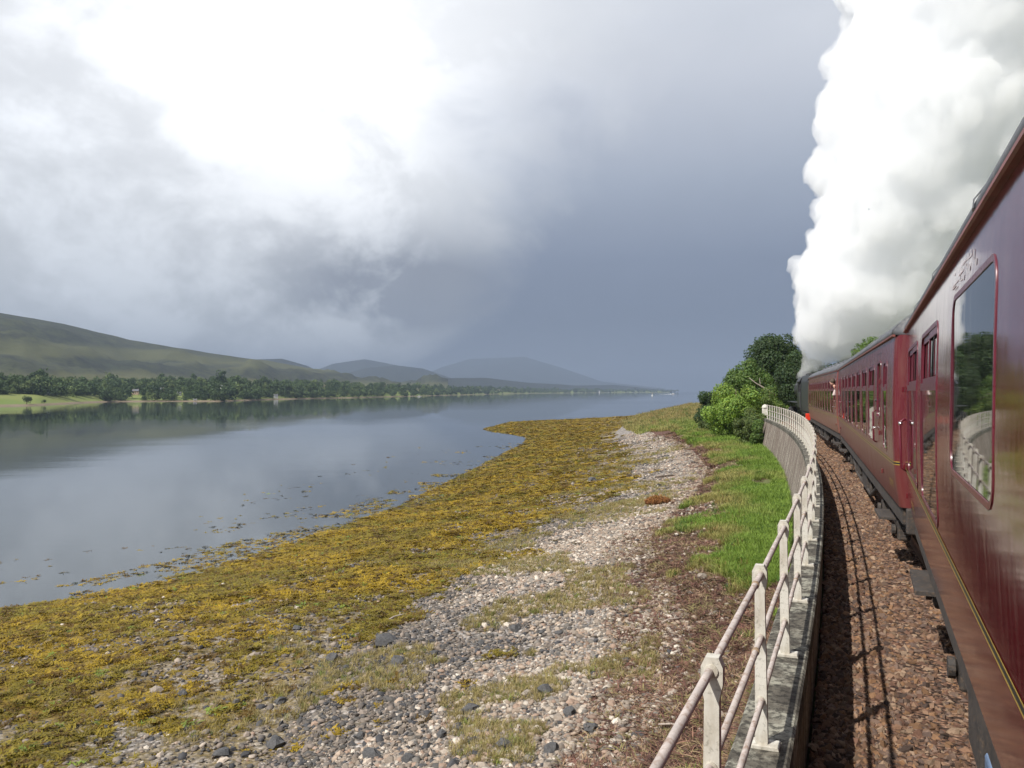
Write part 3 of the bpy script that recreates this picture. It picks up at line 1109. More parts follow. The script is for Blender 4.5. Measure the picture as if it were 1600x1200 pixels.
def make_coach(label, y0, y1, wins, doors, paint, heading=None, xc=None):
    yc = (y0 + y1) / 2; L = y1 - y0
    if heading is None:
        ya, yb = y0, y1
        xa, xb = float(train_x(ya)), float(train_x(yb))
        heading = math.atan2(-(xb - xa), yb - ya); xc = (xa + xb) / 2
    root = empty('railway_carriage', (xc, yc, RAIL_Z), heading)
    tag(root, label, 'carriage', 'maroon carriages of the train')
    h2 = L / 2
    RC = .14

    def corner(s):
        e = abs(s) - (h2 - RC)
        return 0 if e <= 0 else RC - math.sqrt(max(0, RC * RC - e * e))
    holes = [(a, b, c, d_) for (a, b, c, d_, *_r) in wins] + [(s0 + .1, s1 - .1, 2.2, 3.05) for s0, s1, *_ in doors]
    S = sorted(set([-h2, h2] + [k * (h2 - RC * (1 - math.sin(q))) for k in (-1, 1) for q in np.linspace(0, PI / 2, 6)] + [round(v, 4) for w in holes for v in w[:2]] + list(np.linspace(-h2 + .2, h2 - .2, 12))))
    H = sorted(set(P_H + [round(v, 4) for w in holes for v in w[2:4]]))
    side = MB()
    idx = {}
    for s in S:
        for h in H:
            idx[(s, h)] = len(side.v); side.v.append((wx(h) + corner(s), s, h))
    for a, b in zip(S, S[1:]):
        for c, d_ in zip(H, H[1:]):
            ms, mh = (a + b) / 2, (c + d_) / 2
            if any(w[0] < ms < w[1] and w[2] < mh < w[3] for w in holes):
                continue
            side.f.append((idx[(a, c)], idx[(b, c)], idx[(b, d_)], idx[(a, d_)]))
    side.build('body_side', paint, root, smooth='auto')
    MB().grid([[(-(wx(h) + corner(s)), s, h) for h in P_H] for s in S]).build('body_side', paint, root, smooth='auto')
    for k in (-1, 1):
        poly = [(wx(h) + RC, h) for h in P_H] + [(x * .9, z) for x, z in ROOF[1:-1]] + [(-(wx(h) + RC), h) for h in P_H[::-1]]
        MB().prism(poly, k * h2 - .004 - .03 * (k > 0), k * h2 + .004 + .03 * (k < 0)).build('body_end', paint, root)
        gw = MB().cbox((0, k * (h2 + .16), 2.2), (1.15, .34, 2.25), .05)
        gw.build('gangway', M_BLACK, root)
        MB().cbox((0, k * (h2 + .04), .86), (2.5, .12, .34), .02).build('headstock', M_UNDER, root)
        for sx in (-.87, .87):
            ends = (k * (h2 + .10), k * (h2 + .30))
            MB().tube([(sx, ends[0], .98), (sx, ends[1], .98)], .09, 12).lathe([(.23, -.02), (.23, .0), (.1, .03)] if k > 0 else [(.1, -.03), (.23, 0), (.23, .02)], (sx, ends[1], .98), 'Y', 16).build('buffer', M_UNDER, root, smooth='auto')
    # roof with ribs and ventilators
    def ring(f, s):
        return [(x * f, s, 3.362 + (z - 3.362) * f) for x, z in ROOF]
    rr = [ring(.90, -h2 + .003), ring(.99, -h2 + .035)] + [ring(1.0, s) for s in np.linspace(-h2 + .10, h2 - .10, 9)] + [ring(.99, h2 - .035), ring(.90, h2 - .003)]
    roof = MB().grid(rr).build('roof', M_ROOF, root, smooth=True)
    rib = MB()
    for s in np.linspace(-h2 + .12, h2 - .12, 9):
        rib.grid([[(x * 1.004, s - .035, z + .007) for x, z in ROOF], [(x * 1.006, s, z + .012) for x, z in ROOF], [(x * 1.004, s + .035, z + .007) for x, z in ROOF]])
    rib.build('roof_seam', M_ROOF, roof)
    for s in np.arange(-h2 + 1.6, h2 - 1, 2.1):
        for sx in (-.55,):
            MB().lathe([(.10, 0), (.10, .06), (.15, .07), (.15, .10), (.05, .15)], (sx, s, 3.79), n=12).build('roof_ventilator', M_ROOF, roof, smooth='auto')
    gx = wx(3.36)
    for sx in (1, -1):
        MB().prism([(sx * (gx + .005), 3.340), (sx * (gx - .026), 3.340), (sx * (gx - .036), 3.347), (sx * (gx - .034), 3.366), (sx * (gx + .01), 3.372)], -h2 + .06, h2 - .06).build('gutter', M_GUTTER, root)
    # lining: two yellow lines with black between
    for (ha, hb, mt) in ((1.602, 1.612, M_YELLOW), (1.6125, 1.6375, M_LBLACK), (1.638, 1.648, M_YELLOW)):
        pts = sorted(k * (h2 - RC * (1 - math.sin(q))) for k in (-1, 1) for q in (0.0, .35, .7, 1.05))
        MB().grid([[(wx(h) + corner(s) - .003, s, h) for h in (ha, hb)] for s in pts]).build('lining', mt, root)
    for w in wins:
        make_window(root, *w[:4], **(w[4] if len(w) > 4 else {}))
    for d_ in doors:
        make_door(root, d_[0], d_[1], paint, d_[2])
        MB().cbox((-1.30, (d_[0] + d_[1]) / 2, .62), (.26, 1.0, .035)).cbox((-1.20, d_[0] + .05, .82), (.03, .05, .42)).cbox((-1.20, d_[1] - .05, .82), (.03, .05, .42)).build('step_board', M_UNDER, root)
    # underframe
    for sx in (-1, 1):
        MB().prism([(sx * 1.22, .80), (sx * 1.28, .80), (sx * 1.28, 1.025), (sx * 1.22, 1.025)], -h2 + .1, h2 - .1).build('solebar', M_UNDER, root)
        tr = MB()
        tr.tube([(sx * 1.15, -5.0, .82), (sx * 1.15, -2.6, .34), (sx * 1.15, 2.6, .34), (sx * 1.15, 5.0, .82)], .045, 8)
        for q in (-2.6, 2.6):
            tr.tube([(sx * 1.15, q, .34), (sx * 1.15, q, .82)], .04, 8)
        tr.build('truss', M_UNDER, root)
    MB().cbox((-.98, -.9, .56), (.42, 1.5, .48), .02).build('battery_box', M_UNDER, root)
    MB().cbox((-1.0, 1.6, .60), (.36, .9, .38), .02).build('regulator_box', M_UNDER, root)
    MB().lathe([(.05, -.55), (.25, -.5), (.25, .5), (.05, .55)], (-.75, 3.6, .55), 'Y', 16).build('vacuum_cylinder', M_UNDER, root, smooth='auto')
    for s in (-h2 + 3.1, h2 - 3.1):
        make_bogie(root, s)
    return root


V1 = dict(split=2.63, bars=1)
NEAR = make_coach('glossy maroon carriage nearest the camera, with a large reflecting window and yellow lining', -8.4, 11.6,
                  [(1.88, 3.54, 2.18, 3.09, dict(rad=.10, w=.035, proud=.004)), (4.62, 6.37, 1.70, 3.05, V1), (7.08, 8.95, 1.70, 3.05, V1),
                   (-.9, .8, 2.18, 3.09, dict(rad=.10, w=.035, proud=.004))],
                  [], M_MAROON, 0.0, 1.82)
w2 = [(-9.0, -8.45, 1.75, 3.02, V1)] + [(-6.7 + 1.92 * k, -6.7 + 1.92 * k + 1.28, 1.75, 3.02, V1) for k in range(7)] + [(8.3, 8.9, 1.75, 3.02, V1)]
SECOND = make_coach('maroon carriage coupled beyond the nearest one, red end corner and yellow double lining', 12.25, 32.25, w2, [(-8.05, -7.25, 1), (7.1, 7.9, -1)], M_MAROON_SECOND)
w3 = [(-9.2 + 1.62 * k + .8, -9.2 + 1.62 * k + 1.85, 1.75, 3.02, V1) for k in range(11)]
THIRD = make_coach('dusty brown maroon carriage coupled behind the black tender', 32.9, 52.9, w3, [(-9.55, -8.75, 1)], M_MAROON_DUSTY)


def near_details():
    """grab rails and handles on the far end of the nearest carriage, cables and boxes below it"""
    r = NEAR
    s = 9.55
    MB().tube([(wx(1.62), s, 1.62), (wx(1.66) - .06, s, 1.66), (wx(2.22) - .06, s, 2.22), (wx(2.26), s, 2.26)], .014, 8).build('grab_rail', M_TRIM, r, smooth=True)
    MB().tube([(wx(2.2) - .03, s, 2.2), (wx(2.2) - .075, s, 2.205)], .022, 10).build('handle', M_CHROME, r, smooth=True)
    for h in (1.30, 1.66, 2.62):
        MB().cbox((wx(h) - .022, s + .16, h), (.03, .03, .07), .006).build('hinge', M_MAROON, r)
    MB().cbox((-1.17, 2.6, .58), (.22, 1.25, .36), .02).build('equipment_box', M_BLUEBOX, r)
    MB().cbox((-1.16, 3.9, .62), (.2, .55, .34), .02).build('regulator_box', M_UNDER, r)
    MB().tube([(-1.22, 1.0, .78), (-1.24, 3.0, .74), (-1.22, 6.0, .79)], .025, 8).build('brake_pipe', M_UNDER, r)
    MB().cbox((-1.28, 8.0, .60), (.24, 1.1, .04)).cbox((-1.2, 7.55, .8), (.04, .06, .4)).cbox((-1.2, 8.45, .8), (.04, .06, .4)).build('step_board', M_UNDER, r)


near_details()


def worn_lettering():
    # small worn yellow running numbers, too faded to read, and flaked varnish over the big window
    rr = random.Random(9)
    for coach, s0, h0, n in ((SECOND, -9.5, 1.24, 5), (NEAR, 8.55, 1.22, 5)):
        mb = MB()
        for k in range(n):
            a = s0 + k * .10
            for (b0, b1, c0, c1) in ((a, a + .016, h0, h0 + .11), (a, a + .055, h0 + .096, h0 + .11), (a + .04, a + .056, h0 + rr.choice((0, .05)), h0 + .094)):
                mb.grid([[(wx(h) - .003, q, h) for h in (c0, c1)] for q in (b0, b1)])
        mb.build('running_number', M_YELLOW, coach)
    mb = MB()
    for k in range(26):
        a = rr.uniform(2.5, 3.55); h = rr.uniform(3.15, 3.24); hh = rr.uniform(.01, .05); ww = rr.uniform(.008, .04)
        if k % 3 == 0:
            ww, hh = rr.uniform(.08, .3), .006
        mb.grid([[(wx(q) - .003, b, q) for q in (h, h + hh)] for b in (a, a + ww)])
    mb.build('flaked_varnish', plain('flaked_varnish', (.50, .44, .44), .6, var=.3, scale=20), NEAR)


worn_lettering()


# ------------------------------------------------------------------ tender and engine
def veh_root(name, y0, y1):
    yc = (y0 + y1) / 2
    xa, xb = float(train_x(y0)), float(train_x(y1))
    return empty(name, ((xa + xb) / 2, yc, RAIL_Z), math.atan2(-(xb - xa), y1 - y0))


def wheel(mb_c, r, name, mat, parent, spokes=12):
    x, y, z = mb_c
    w = MB().lathe([(r * .86, -.06), (r, -.06), (r, .05), (r * 1.04, .07), (r * 1.04, .08), (r * .86, .08), (r * .86, -.06)], (x, y, z), 'X', 28)
    w.lathe([(r * .16, -.1), (r * .16, .08)], (x, y, z), 'X', 14)
    for k in range(spokes):
        a = 2 * PI * k / spokes
        w.tube([(x, y + r * .12 * math.cos(a), z + r * .12 * math.sin(a)), (x, y + r * .9 * math.cos(a), z + r * .9 * math.sin(a))], [.035, .025], 6)
    return w.build(name, mat, parent, smooth='auto')


def make_tender():
    r = veh_root('tender', 53.5, 60.6)
    tag(r, 'black locomotive tender with a red buffer beam in front of the leading carriage', 'tender')
    MB().cbox((0, .1, 2.25), (2.62, 6.6, 2.0), .06).build('tank', M_BLACK, r)
    MB().prism([(-1.31, 3.25), (-1.20, 3.62), (-1.12, 3.62), (-1.22, 3.25)], -2.4, 3.3).prism([(1.31, 3.25), (1.22, 3.25), (1.12, 3.62), (1.20, 3.62)], -2.4, 3.3).build('coal_rail', M_BLACK, r)
    coal = bmesh.new()
    bmesh.ops.create_grid(coal, x_segments=14, y_segments=30, size=1)
    for v in coal.verts:
        x, y = v.co.x * 1.15, v.co.y * 2.6 + .6
        v.co = Vector((x, y, 3.25 + .45 * (1 - v.co.x ** 2) + .16 * mnoise.noise(Vector((x * 4, y * 4, 0)))))
    me = bpy.data.meshes.new('coal'); coal.to_mesh(me); coal.free(); me.materials.append(M_BLACK)
    link('coal', me, r)
    MB().cbox((0, 0, 1.12), (2.5, 6.9, .2), .02).build('frame', M_BLACK, r)
    MB().cbox((0, -3.45, 1.02), (3.0, .30, .42), .02).build('buffer_beam', M_RED, r)
    for sx in (-.87, .87):
        MB().tube([(sx, -3.55, 1.02), (sx, -3.85, 1.02)], .1, 12).build('buffer', M_RED, r)
    for sx in (-1, 1):
        MB().cbox((sx * 1.14, 0, .82), (.06, 6.2, .45), .01).build('frame_plate', M_BLACK, r)
    for y in (-2.2, 0, 2.2):
        for sx in (-1, 1):
            wheel((sx * .8, y, .62), .6, 'wheel', M_BLACK, r)
    MB().tube([(-1.36, 3.15, 1.3), (-1.38, 3.15, 1.4), (-1.38, 3.15, 3.0), (-1.36, 3.15, 3.1)], .02, 6).build('handrail', M_STEEL, r)


def make_loco():
    r = veh_root('locomotive', 61.0, 71.4)
    tag(r, 'black steam locomotive at the head of the train, entering the trees', 'locomotive')
    MB().lathe([(.80, -2.2), (.84, 0), (.84, 4.4), (.86, 4.42), (.86, 5.0), (.70, 5.12), (.1, 5.2)], (0, 0, 2.75), 'Y', 32).build('boiler', M_BLACK, r, smooth='auto')
    fb = [(-.92, 1.4), (-.92, 2.9), (-.80, 3.4), (-.45, 3.68), (.45, 3.68), (.80, 3.4), (.92, 2.9), (.92, 1.4)]
    MB().prism(fb, -3.4, -1.0).build('firebox', M_BLACK, r)
    c = MB()
    c.box(-1.34, -1.29, -5.2, -3.3, 1.45, 2.55).box(1.29, 1.34, -5.2, -3.3, 1.45, 2.55)
    for sx in (-1, 1):
        c.box(sx * 1.315 - .025, sx * 1.315 + .025, -3.75, -3.3, 2.55, 3.30)
        c.box(sx * 1.315 - .025, sx * 1.315 + .025, -4.55, -4.40, 2.55, 3.30)
    c.box(-1.29, 1.29, -3.36, -3.30, 1.45, 3.45)
    cab = c.build('cab', M_BLACK, r)
    roof = [(-1.40, 3.28), (-1.25, 3.52), (-.85, 3.74), (-.4, 3.84), (0, 3.86), (.4, 3.84), (.85, 3.74), (1.25, 3.52), (1.40, 3.28)]
    MB().prism(roof + [(x * .97, z - .05) for x, z in roof[::-1]], -5.35, -3.2).build('cab_roof', M_BLACK, cab)
    MB().lathe([(.34, 0), (.28, .12), (.26, .5), (.33, .62), (.35, .70), (.24, .70)], (0, 4.6, 3.52), n=20).build('chimney', M_BLACK, r, smooth='auto')
    MB().lathe([(.45, 0), (.36, .12), (.34, .32), (.22, .48), (.02, .52)], (0, 1.6, 3.50), n=20).build('dome', M_BLACK, r, smooth=True)
    for sx in (-1, 1):
        MB().box(sx * 1.05 - .32, sx * 1.05 + .32, -3.2, 5.3, 1.72, 1.78).build('running_board', M_BLACK, r)
        MB().lathe([(.1, -.55), (.36, -.5), (.36, .5), (.1, .55)], (sx * 1.05, 4.1, 1.0), 'Y', 18).build('cylinder', M_BLACK, r, smooth='auto')
        for y in (-2.6, -.6, 1.4):
            wheel((sx * .8, y, .92), .9, 'driving_wheel', M_BLACK, r, 16)
        for y in (3.3, 5.0):
            wheel((sx * .8, y, .5), .48, 'bogie_wheel', M_BLACK, r, 10)
        MB().tube([(sx * 1.02, -2.6, .7), (sx * 1.02, 1.4, .7)], .05, 6).build('coupling_rod', M_STEEL, r)
        MB().tube([(sx * 1.05, -.6, .72), (sx * 1.05, 3.6, 1.0)], .05, 6).build('connecting_rod', M_STEEL, r)
        MB().tube([(sx * .92, -3.2, 3.1), (sx * .92, 4.8, 3.1)], .02, 6).build('handrail', M_STEEL, r)
    MB().cbox((0, .2, 1.35), (1.6, 9.6, .4), .02).build('frame', M_BLACK, r)
    MB().cbox((0, 5.45, 1.05), (2.5, .1, .4), .02).build('buffer_beam', M_RED, r)


make_tender()
make_loco()


# ------------------------------------------------------------------ remeshed single skins (steam, people)
def fused(name, mb, voxel, mat, smooth=True, passes=0):
    me = mb.mesh(name + '_raw', None)
    tmp = bpy.data.objects.new(name + '_raw', me)
    COL.objects.link(tmp)
    md = tmp.modifiers.new('r', 'REMESH'); md.mode = 'VOXEL'; md.voxel_size = voxel
    if passes:
        sm = tmp.modifiers.new('s', 'SMOOTH'); sm.iterations = passes; sm.factor = .5
    dg = bpy.context.evaluated_depsgraph_get()
    res = bpy.data.meshes.new_from_object(tmp.evaluated_get(dg))
    res.name = name
    bpy.data.objects.remove(tmp); bpy.data.meshes.remove(me)
    res.materials.clear()
    if mat: res.materials.append(mat)
    if smooth:
        res.polygons.foreach_set('use_smooth', [True] * len(res.polygons))
    return res


ICO = {}


def ball(mb, c, r, sub=2, squash=(1, 1, 1)):
    if sub not in ICO:
        bm = bmesh.new(); bmesh.ops.create_icosphere(bm, subdivisions=sub, radius=1.0)
        bm.verts.index_update()
        ICO[sub] = ([v.co[:] for v in bm.verts], [tuple(v.index for v in f.verts) for f in bm.faces]); bm.free()
    V, F = ICO[sub]
    mb.add([(c[0] + x * r * squash[0], c[1] + y * r * squash[1], c[2] + z * r * squash[2]) for x, y, z in V], F)


def build_steam():
    rnd = random.Random(5)
    chain = [(1250, 586, 66.5, .35), (1260, 577, 66, .5), (1272, 561, 65.5, .9), (1288, 536, 65, 1.7), (1304, 500, 64, 2.9), (1348, 456, 63.5, 4.4), (1380, 425, 63, 5.5), (1434, 360, 62, 6.5),
             (1448, 285, 61, 7.1), (1476, 205, 60, 7.7), (1515, 120, 59.5, 8.9), (1592, 45, 59, 9.8), (1606, -40, 58, 10.4), (1650, -140, 57, 12),
             (1390, 488, 64, 2.3), (1450, 452, 63, 3.6), (1500, 415, 62, 5.0), (1530, 350, 61.5, 7), (1590, 270, 61, 8), (1630, 170, 60, 9), (1690, 60, 59, 10), (1740, -60, 58, 11)]
    mb = MB()

    def put(c, r, lvl):
        ball(mb, c, r, 3 if lvl == 0 else (2 if lvl == 1 else 1))
        if lvl == 2:
            return
        n = 60 if lvl == 0 else 18
        for _ in range(n):
            while True:
                v = Vector((rnd.gauss(0, 1), rnd.gauss(0, 1), rnd.gauss(0, 1)))
                if v.length > .1:
                    v.normalize(); break
            rr = r * rnd.uniform(.16, .36) if lvl == 0 else r * rnd.uniform(.25, .48)
            put((c[0] + v.x * r * .88, c[1] + v.y * r * .88, c[2] + v.z * r * .88), rr, lvl + 1)
    for (px, py, d, r) in chain:
        put(dl(d, (px - 800) / 1280 * d, CAMZ + (611 - py) / 1280 * d), r, 0)
    me = fused('steam_plume', mb, .23, None, True, 1)
    # fine cauliflower relief
    n = len(me.vertices)
    co = np.empty(n * 3, np.float32); me.vertices.foreach_get('co', co); co = co.reshape(-1, 3)
    no = np.empty(n * 3, np.float32); me.vertices.foreach_get('normal', no); no = no.reshape(-1, 3)
    disp = np.array([mnoise.fractal(Vector(p) * 1.3, 0.9, 2.1, 3) for p in co.tolist()], np.float32)
    co = co + no * (disp[:, None] * .30)
    me.vertices.foreach_set('co', co.ravel()); me.update()
    m, t, out = new_mat('steam')
    vol = t.n('ShaderNodeVolumePrincipled', {'Color': (.986, .990, .995), 'Density': .65, 'Anisotropy': 0.0})
    t.t.links.new(vol.outputs[0], out.inputs['Volume'])
    me.materials.append(m)
    tag(link('steam_plume', me), 'huge billowing white plume of steam rising above the train', 'steam')


build_steam()


def person(label, coach, s, h, jacket, lean=.5, arm=True):
    """someone leaning out of a carriage window, looking ahead along the train"""
    skin = plain('skin', (.55, .32, .24), .5, var=.08)
    x = wx(h) + .06
    root = empty('person')
    tag(root, label, 'person')
    M = coach.matrix_basis
    P = lambda a, b, c: M @ Vector((x + a, s + b, h + c))
    body = MB()
    body.tube([P(.40, 0, -.45), P(.14, .0, -.20), P(.0, .02, -.05)], [.13, .17, .13], 12)
    body.tube([P(.0, .02, -.05), P(-.09, .05, .08)], [.055, .05], 10)
    hc = P(-.13, .08, .19)
    ball(body, hc, .10, 2, (.92, 1.02, 1.22))
    ball(body, hc + Vector((-.01, .105, -.01)), .022, 1)
    for q in (-1, 1):
        ball(body, hc + Vector((.095 * q, .0, 0)), .025, 1, (.5, 1, 1.4))
    elb = P(-.10, -.10, -.30); hand = P(-.07, .16, -.26)
    body.tube([P(-.02, -.10, -.10), elb, hand], [.055, .045, .032], 8)
    ball(body, hand, .042, 1, (.8, 1.3, .7))
    for k in range(4):
        body.tube([hand + Vector((.012 * (k - 1.5) * 2, .03, .0)), hand + Vector((.012 * (k - 1.5) * 2, .085, -.015)), hand + Vector((.012 * (k - 1.5) * 2, .095, -.045))], [.010, .009, .008], 6)
    body.tube([hand + Vector((.03, .0, .02)), hand + Vector((.055, .045, .02))], [.012, .009], 6)
    link('body', fused('body', body, .012, skin, True, 2), root)
    cl = MB()
    cl.tube([P(.41, 0, -.46), P(.14, .0, -.20), P(.01, .02, -.06)], [.15, .19, .15], 12)
    cl.tube([P(-.02, -.09, -.10), elb, (elb * .9 + hand * .1)], [.075, .062, .055], 10)
    link('jacket', fused('jacket', cl, .016, plain('jacket_cloth', jacket, .9, var=.15), True, 2), root)
    hr = MB()
    ball(hr, hc + Vector((.01, -.028, .045)), .102, 2, (.98, .98, 1.0))
    link('hair', fused('hair', hr, .014, plain('hair', (.06, .04, .025), .7), True, 1), root)
    return root


bpy.context.view_layer.update()
person('passenger in a pale top leaning out at the front window of the third carriage', THIRD, -9.15, 2.74, (.50, .40, .38))


# ------------------------------------------------------------------ trees
M_LEAF = leaf_mat('leaves')
M_BARK = plain('bark', (.10, .075, .055), .9, .2, var=.4, scale=8, bump=.6, bscale=20)
M_BARE = plain('bare_branch', (.36, .30, .25), .8, var=.2)


def leaf_cloud(name, centres, normals, sizes, cols, mat=None, aspect=.62):
    n = len(centres)
    nr = normals + RNG.normal(0, .55, (n, 3)); nr /= np.linalg.norm(nr, axis=1)[:, None]
    a = np.cross(nr, RNG.normal(0, 1, (n, 3))); a /= np.linalg.norm(a, axis=1)[:, None]
    b = np.cross(nr, a)
    s = sizes[:, None]
    V = np.stack([centres - a * s, centres + b * s * aspect + nr * s * .12, centres + a * s, centres - b * s * aspect + nr * s * .12], 1).reshape(-1, 3)
    F = np.arange(4 * n).reshape(n, 4)
    me = bpy.data.meshes.new(name)
    me.from_pydata(V.tolist(), [], F.tolist())
    c = np.ones((n, 4), np.float32); c[:, :3] = cols
    at = me.attributes.new('col', 'FLOAT_COLOR', 'POINT')
    at.data.foreach_set('color', np.repeat(c, 4, 0).ravel())
    me.materials.append(mat or M_LEAF)
    return me


def crown_points(n_leaf, lumps, fill=.35):
    """lumps: list of (centre, radius) - leaves sit in the outer shell of each lump"""
    w = np.array([r * r for _, r in lumps]); w = w / w.sum()
    k = RNG.choice(len(lumps), n_leaf, p=w)
    C = np.array([c for c, _ in lumps])[k]; R_ = np.array([r for _, r in lumps])[k]
    u = RNG.normal(0, 1, (n_leaf, 3)); u /= np.linalg.norm(u, axis=1)[:, None]
    rad = R_ * (1 - fill * RNG.random(n_leaf) ** 1.6)
    rad *= 1 + .22 * np.sin(u[:, 0] * 7 + k) * np.sin(u[:, 1] * 6 + k * 2) * np.cos(u[:, 2] * 8)
    return C + u * rad[:, None], u, k


def tree(name, label, group, d, l, zb, height, radius, col, n_leaf, leaf, seed, low=.25, squash=1.0, lumps_n=26, cat='tree'):
    r = random.Random(seed)
    x, y, _ = dl(d, l)
    root = empty(name, (x, y, zb))
    tag(root, label, cat, group)
    lumps = []
    cz = height * (low + 1) / 2; hz = height * (1 - low) / 2
    for i in range(lumps_n):
        while True:
            p = Vector((r.uniform(-1, 1), r.uniform(-1, 1), r.uniform(-1, 1)))
            if .25 < p.length < 1:
                break
        k = r.uniform(.22, .40)
        q = p * (1 - k * .8)
        # dome: wide below, narrowing to the top
        wsc = 1.0 - .38 * max(0, q.z) ** 1.5
        lumps.append(((q.x * radius * wsc, q.y * radius * wsc * squash, cz + q.z * hz), k * (radius + hz) * .5))
    P, U, K = crown_points(n_leaf, lumps)
    base = np.array(col)
    lump_tint = RNG.uniform(.72, 1.25, lumps_n)[K]
    yel = RNG.normal(0, .10, (n_leaf, 1))
    cols = base * lump_tint[:, None] * RNG.uniform(.75, 1.25, (n_leaf, 1)) * np.concatenate([1 + yel, 1 + yel * .2, 1 - yel], 1)
    keep = P[:, 2] > .05
    P, U, cols = P[keep], U[keep], np.clip(cols[keep], .004, .6)
    link('crown', leaf_cloud('crown', P, U, leaf * RNG.uniform(.6, 1.3, len(P)), cols), root)
    tb = MB()
    tb.tube([(0, 0, -.3), (.03 * radius, 0, height * .25), (-.03 * radius, .04 * radius, height * .55), (0, 0, height * .85)], [.05 * radius + .06, .04 * radius + .04, .025 * radius + .03, .02], 8)
    for i in range(7):
        c, _r = lumps[(i * 3) % lumps_n]
        z0 = height * r.uniform(.2, .5)
        tb.tube([(0, 0, z0), (c[0] * .5, c[1] * .5, (z0 + c[2]) / 2 + .1), c], [.022 * radius + .03, .016 * radius + .02, .012], 6)
    tb.build('trunk', M_BARK, root, smooth=True)
    return root


def at_px(px, d):
    return (px - 800) / 1280 * d


G1 = 'bushes at the end of the retaining wall'
BRIGHT = (.180, .265, .048); MID = (.110, .175, .042); DARK = (.045, .075, .026); OLIVE = (.115, .155, .045)
tree('bush', 'broad bright green bush at the shore end of the railing', G1, 70, at_px(1150, 70), 2.7, 5.3, 2.9, BRIGHT, 31500, 0.086, 1, .0, 1.0, 34, cat='bush')
tree('bush', 'low yellow green bush in front of the dark tree, above the railing end', G1, 73, at_px(1203, 73), 2.9, 4.7, 2.1, (.135, .20, .040), 16800, 0.079, 2, .0, 1.0, 22, cat='bush')
tree('bush', 'olive green bush standing against the end of the wall', G1, 61, at_px(1170, 61), 2.9, 2.9, 1.65, OLIVE, 18900, 0.066, 3, .0, 1.0, 24, cat='bush')
tree('bush', 'small dark bush hugging the foot of the wall end', G1, 58.5, at_px(1186, 58.5), 2.9, 2.2, .75, MID, 10500, 0.056, 4, .0, 1.0, 18, cat='bush')
tree('bush', 'small sparse dark bush at the left edge of the thicket', G1, 90, at_px(1104, 90), 2.4, 5.4, 1.3, (.05, .085, .03), 10500, 0.086, 5, .0, 1.0, 18, cat='bush')
tree('bush', 'low scrubby bush on the grass left of the thicket', G1, 84, at_px(1100, 84), 2.3, 2.0, 1.0, OLIVE, 6300, 0.073, 6, .0, 1.0, 14, cat='bush')
tree('broadleaf_tree', 'mid green tree between the bright bush and the dark tree', 'trees around the engine', 84, at_px(1170, 84), 3.2, 7.2, 2.6, MID, 25200, 0.106, 7, .15, 1.0, 28)
tree('broadleaf_tree', 'tall dark green tree rising left of the steam plume', 'trees around the engine', 98, at_px(1211, 98), 4.0, 11.0, 4.0, DARK, 46200, 0.125, 8, .0, 1.0, 40)
tree('broadleaf_tree', 'dark tree behind the engine under the steam', 'trees around the engine', 92, at_px(1252, 92), 4.0, 8.4, 3.2, DARK, 25200, 0.119, 9, .0, 1.0, 28)
tree('broadleaf_tree', 'green tree showing above the roof of the third carriage', 'trees around the engine', 66, at_px(1322, 66), 4.4, 6.2, 2.4, MID, 18900, 0.099, 10, .1, 1.0, 26)
tree('broadleaf_tree', 'tree behind the second carriage roof, half lost in steam', 'trees around the engine', 56, at_px(1362, 56), 4.4, 6.6, 2.0, MID, 16800, 0.092, 12, .1, 1.0, 22)

bl = empty('fallen_branch', dl(80, at_px(1185, 80), 7.4))
tag(bl, 'pale bare branch jutting from the dark tree above the bushes', 'branch')
bx, by = RX, RY
MB().tube([(-.9 * bx, -.9 * by, .9), (-.2 * bx, -.2 * by, .35), (.6 * bx, .6 * by, -.1), (1.6 * bx, 1.6 * by, -.75)], [.02, .05, .08, .12], 7).build('limb', M_BARE, bl, smooth=True)
MB().tube([(.2 * bx, .2 * by, .1), (.1 * bx, .1 * by, .9)], [.05, .012], 6).build('twig', M_BARE, bl, smooth=True)


# ------------------------------------------------------------------ far woods, lone trees, cottages
def far_tree_mesh(seed, tall=1.0):
    r = np.random.default_rng(seed)
    lumps = [((r.uniform(-.32, .32), r.uniform(-.32, .32), r.uniform(.25, .85) * tall), r.uniform(.16, .28)) for _ in range(11)]
    P, U, K = crown_points(240, lumps, .4)
    me = leaf_cloud('far_crown', P, U, r.uniform(.05, .10, 240), np.full((240, 3), .1), M_FARLEAF, .8)
    return me


M_FARLEAF = inst_mat('far_leaves', .7, .2, 0, trans=.25, var=.45, vscale=6)
FAR_SRC = [far_tree_mesh(s, t) for s, t in ((1, 1.0), (2, 1.0), (3, .9), (4, 1.25), (5, .8))]


CLEAR = [(212, .13, 11), (252, .17, 9), (280, .11, 8), (347, .22, 11), (305, .02, 7), (431, .03, 9), (74, .14, 8)]


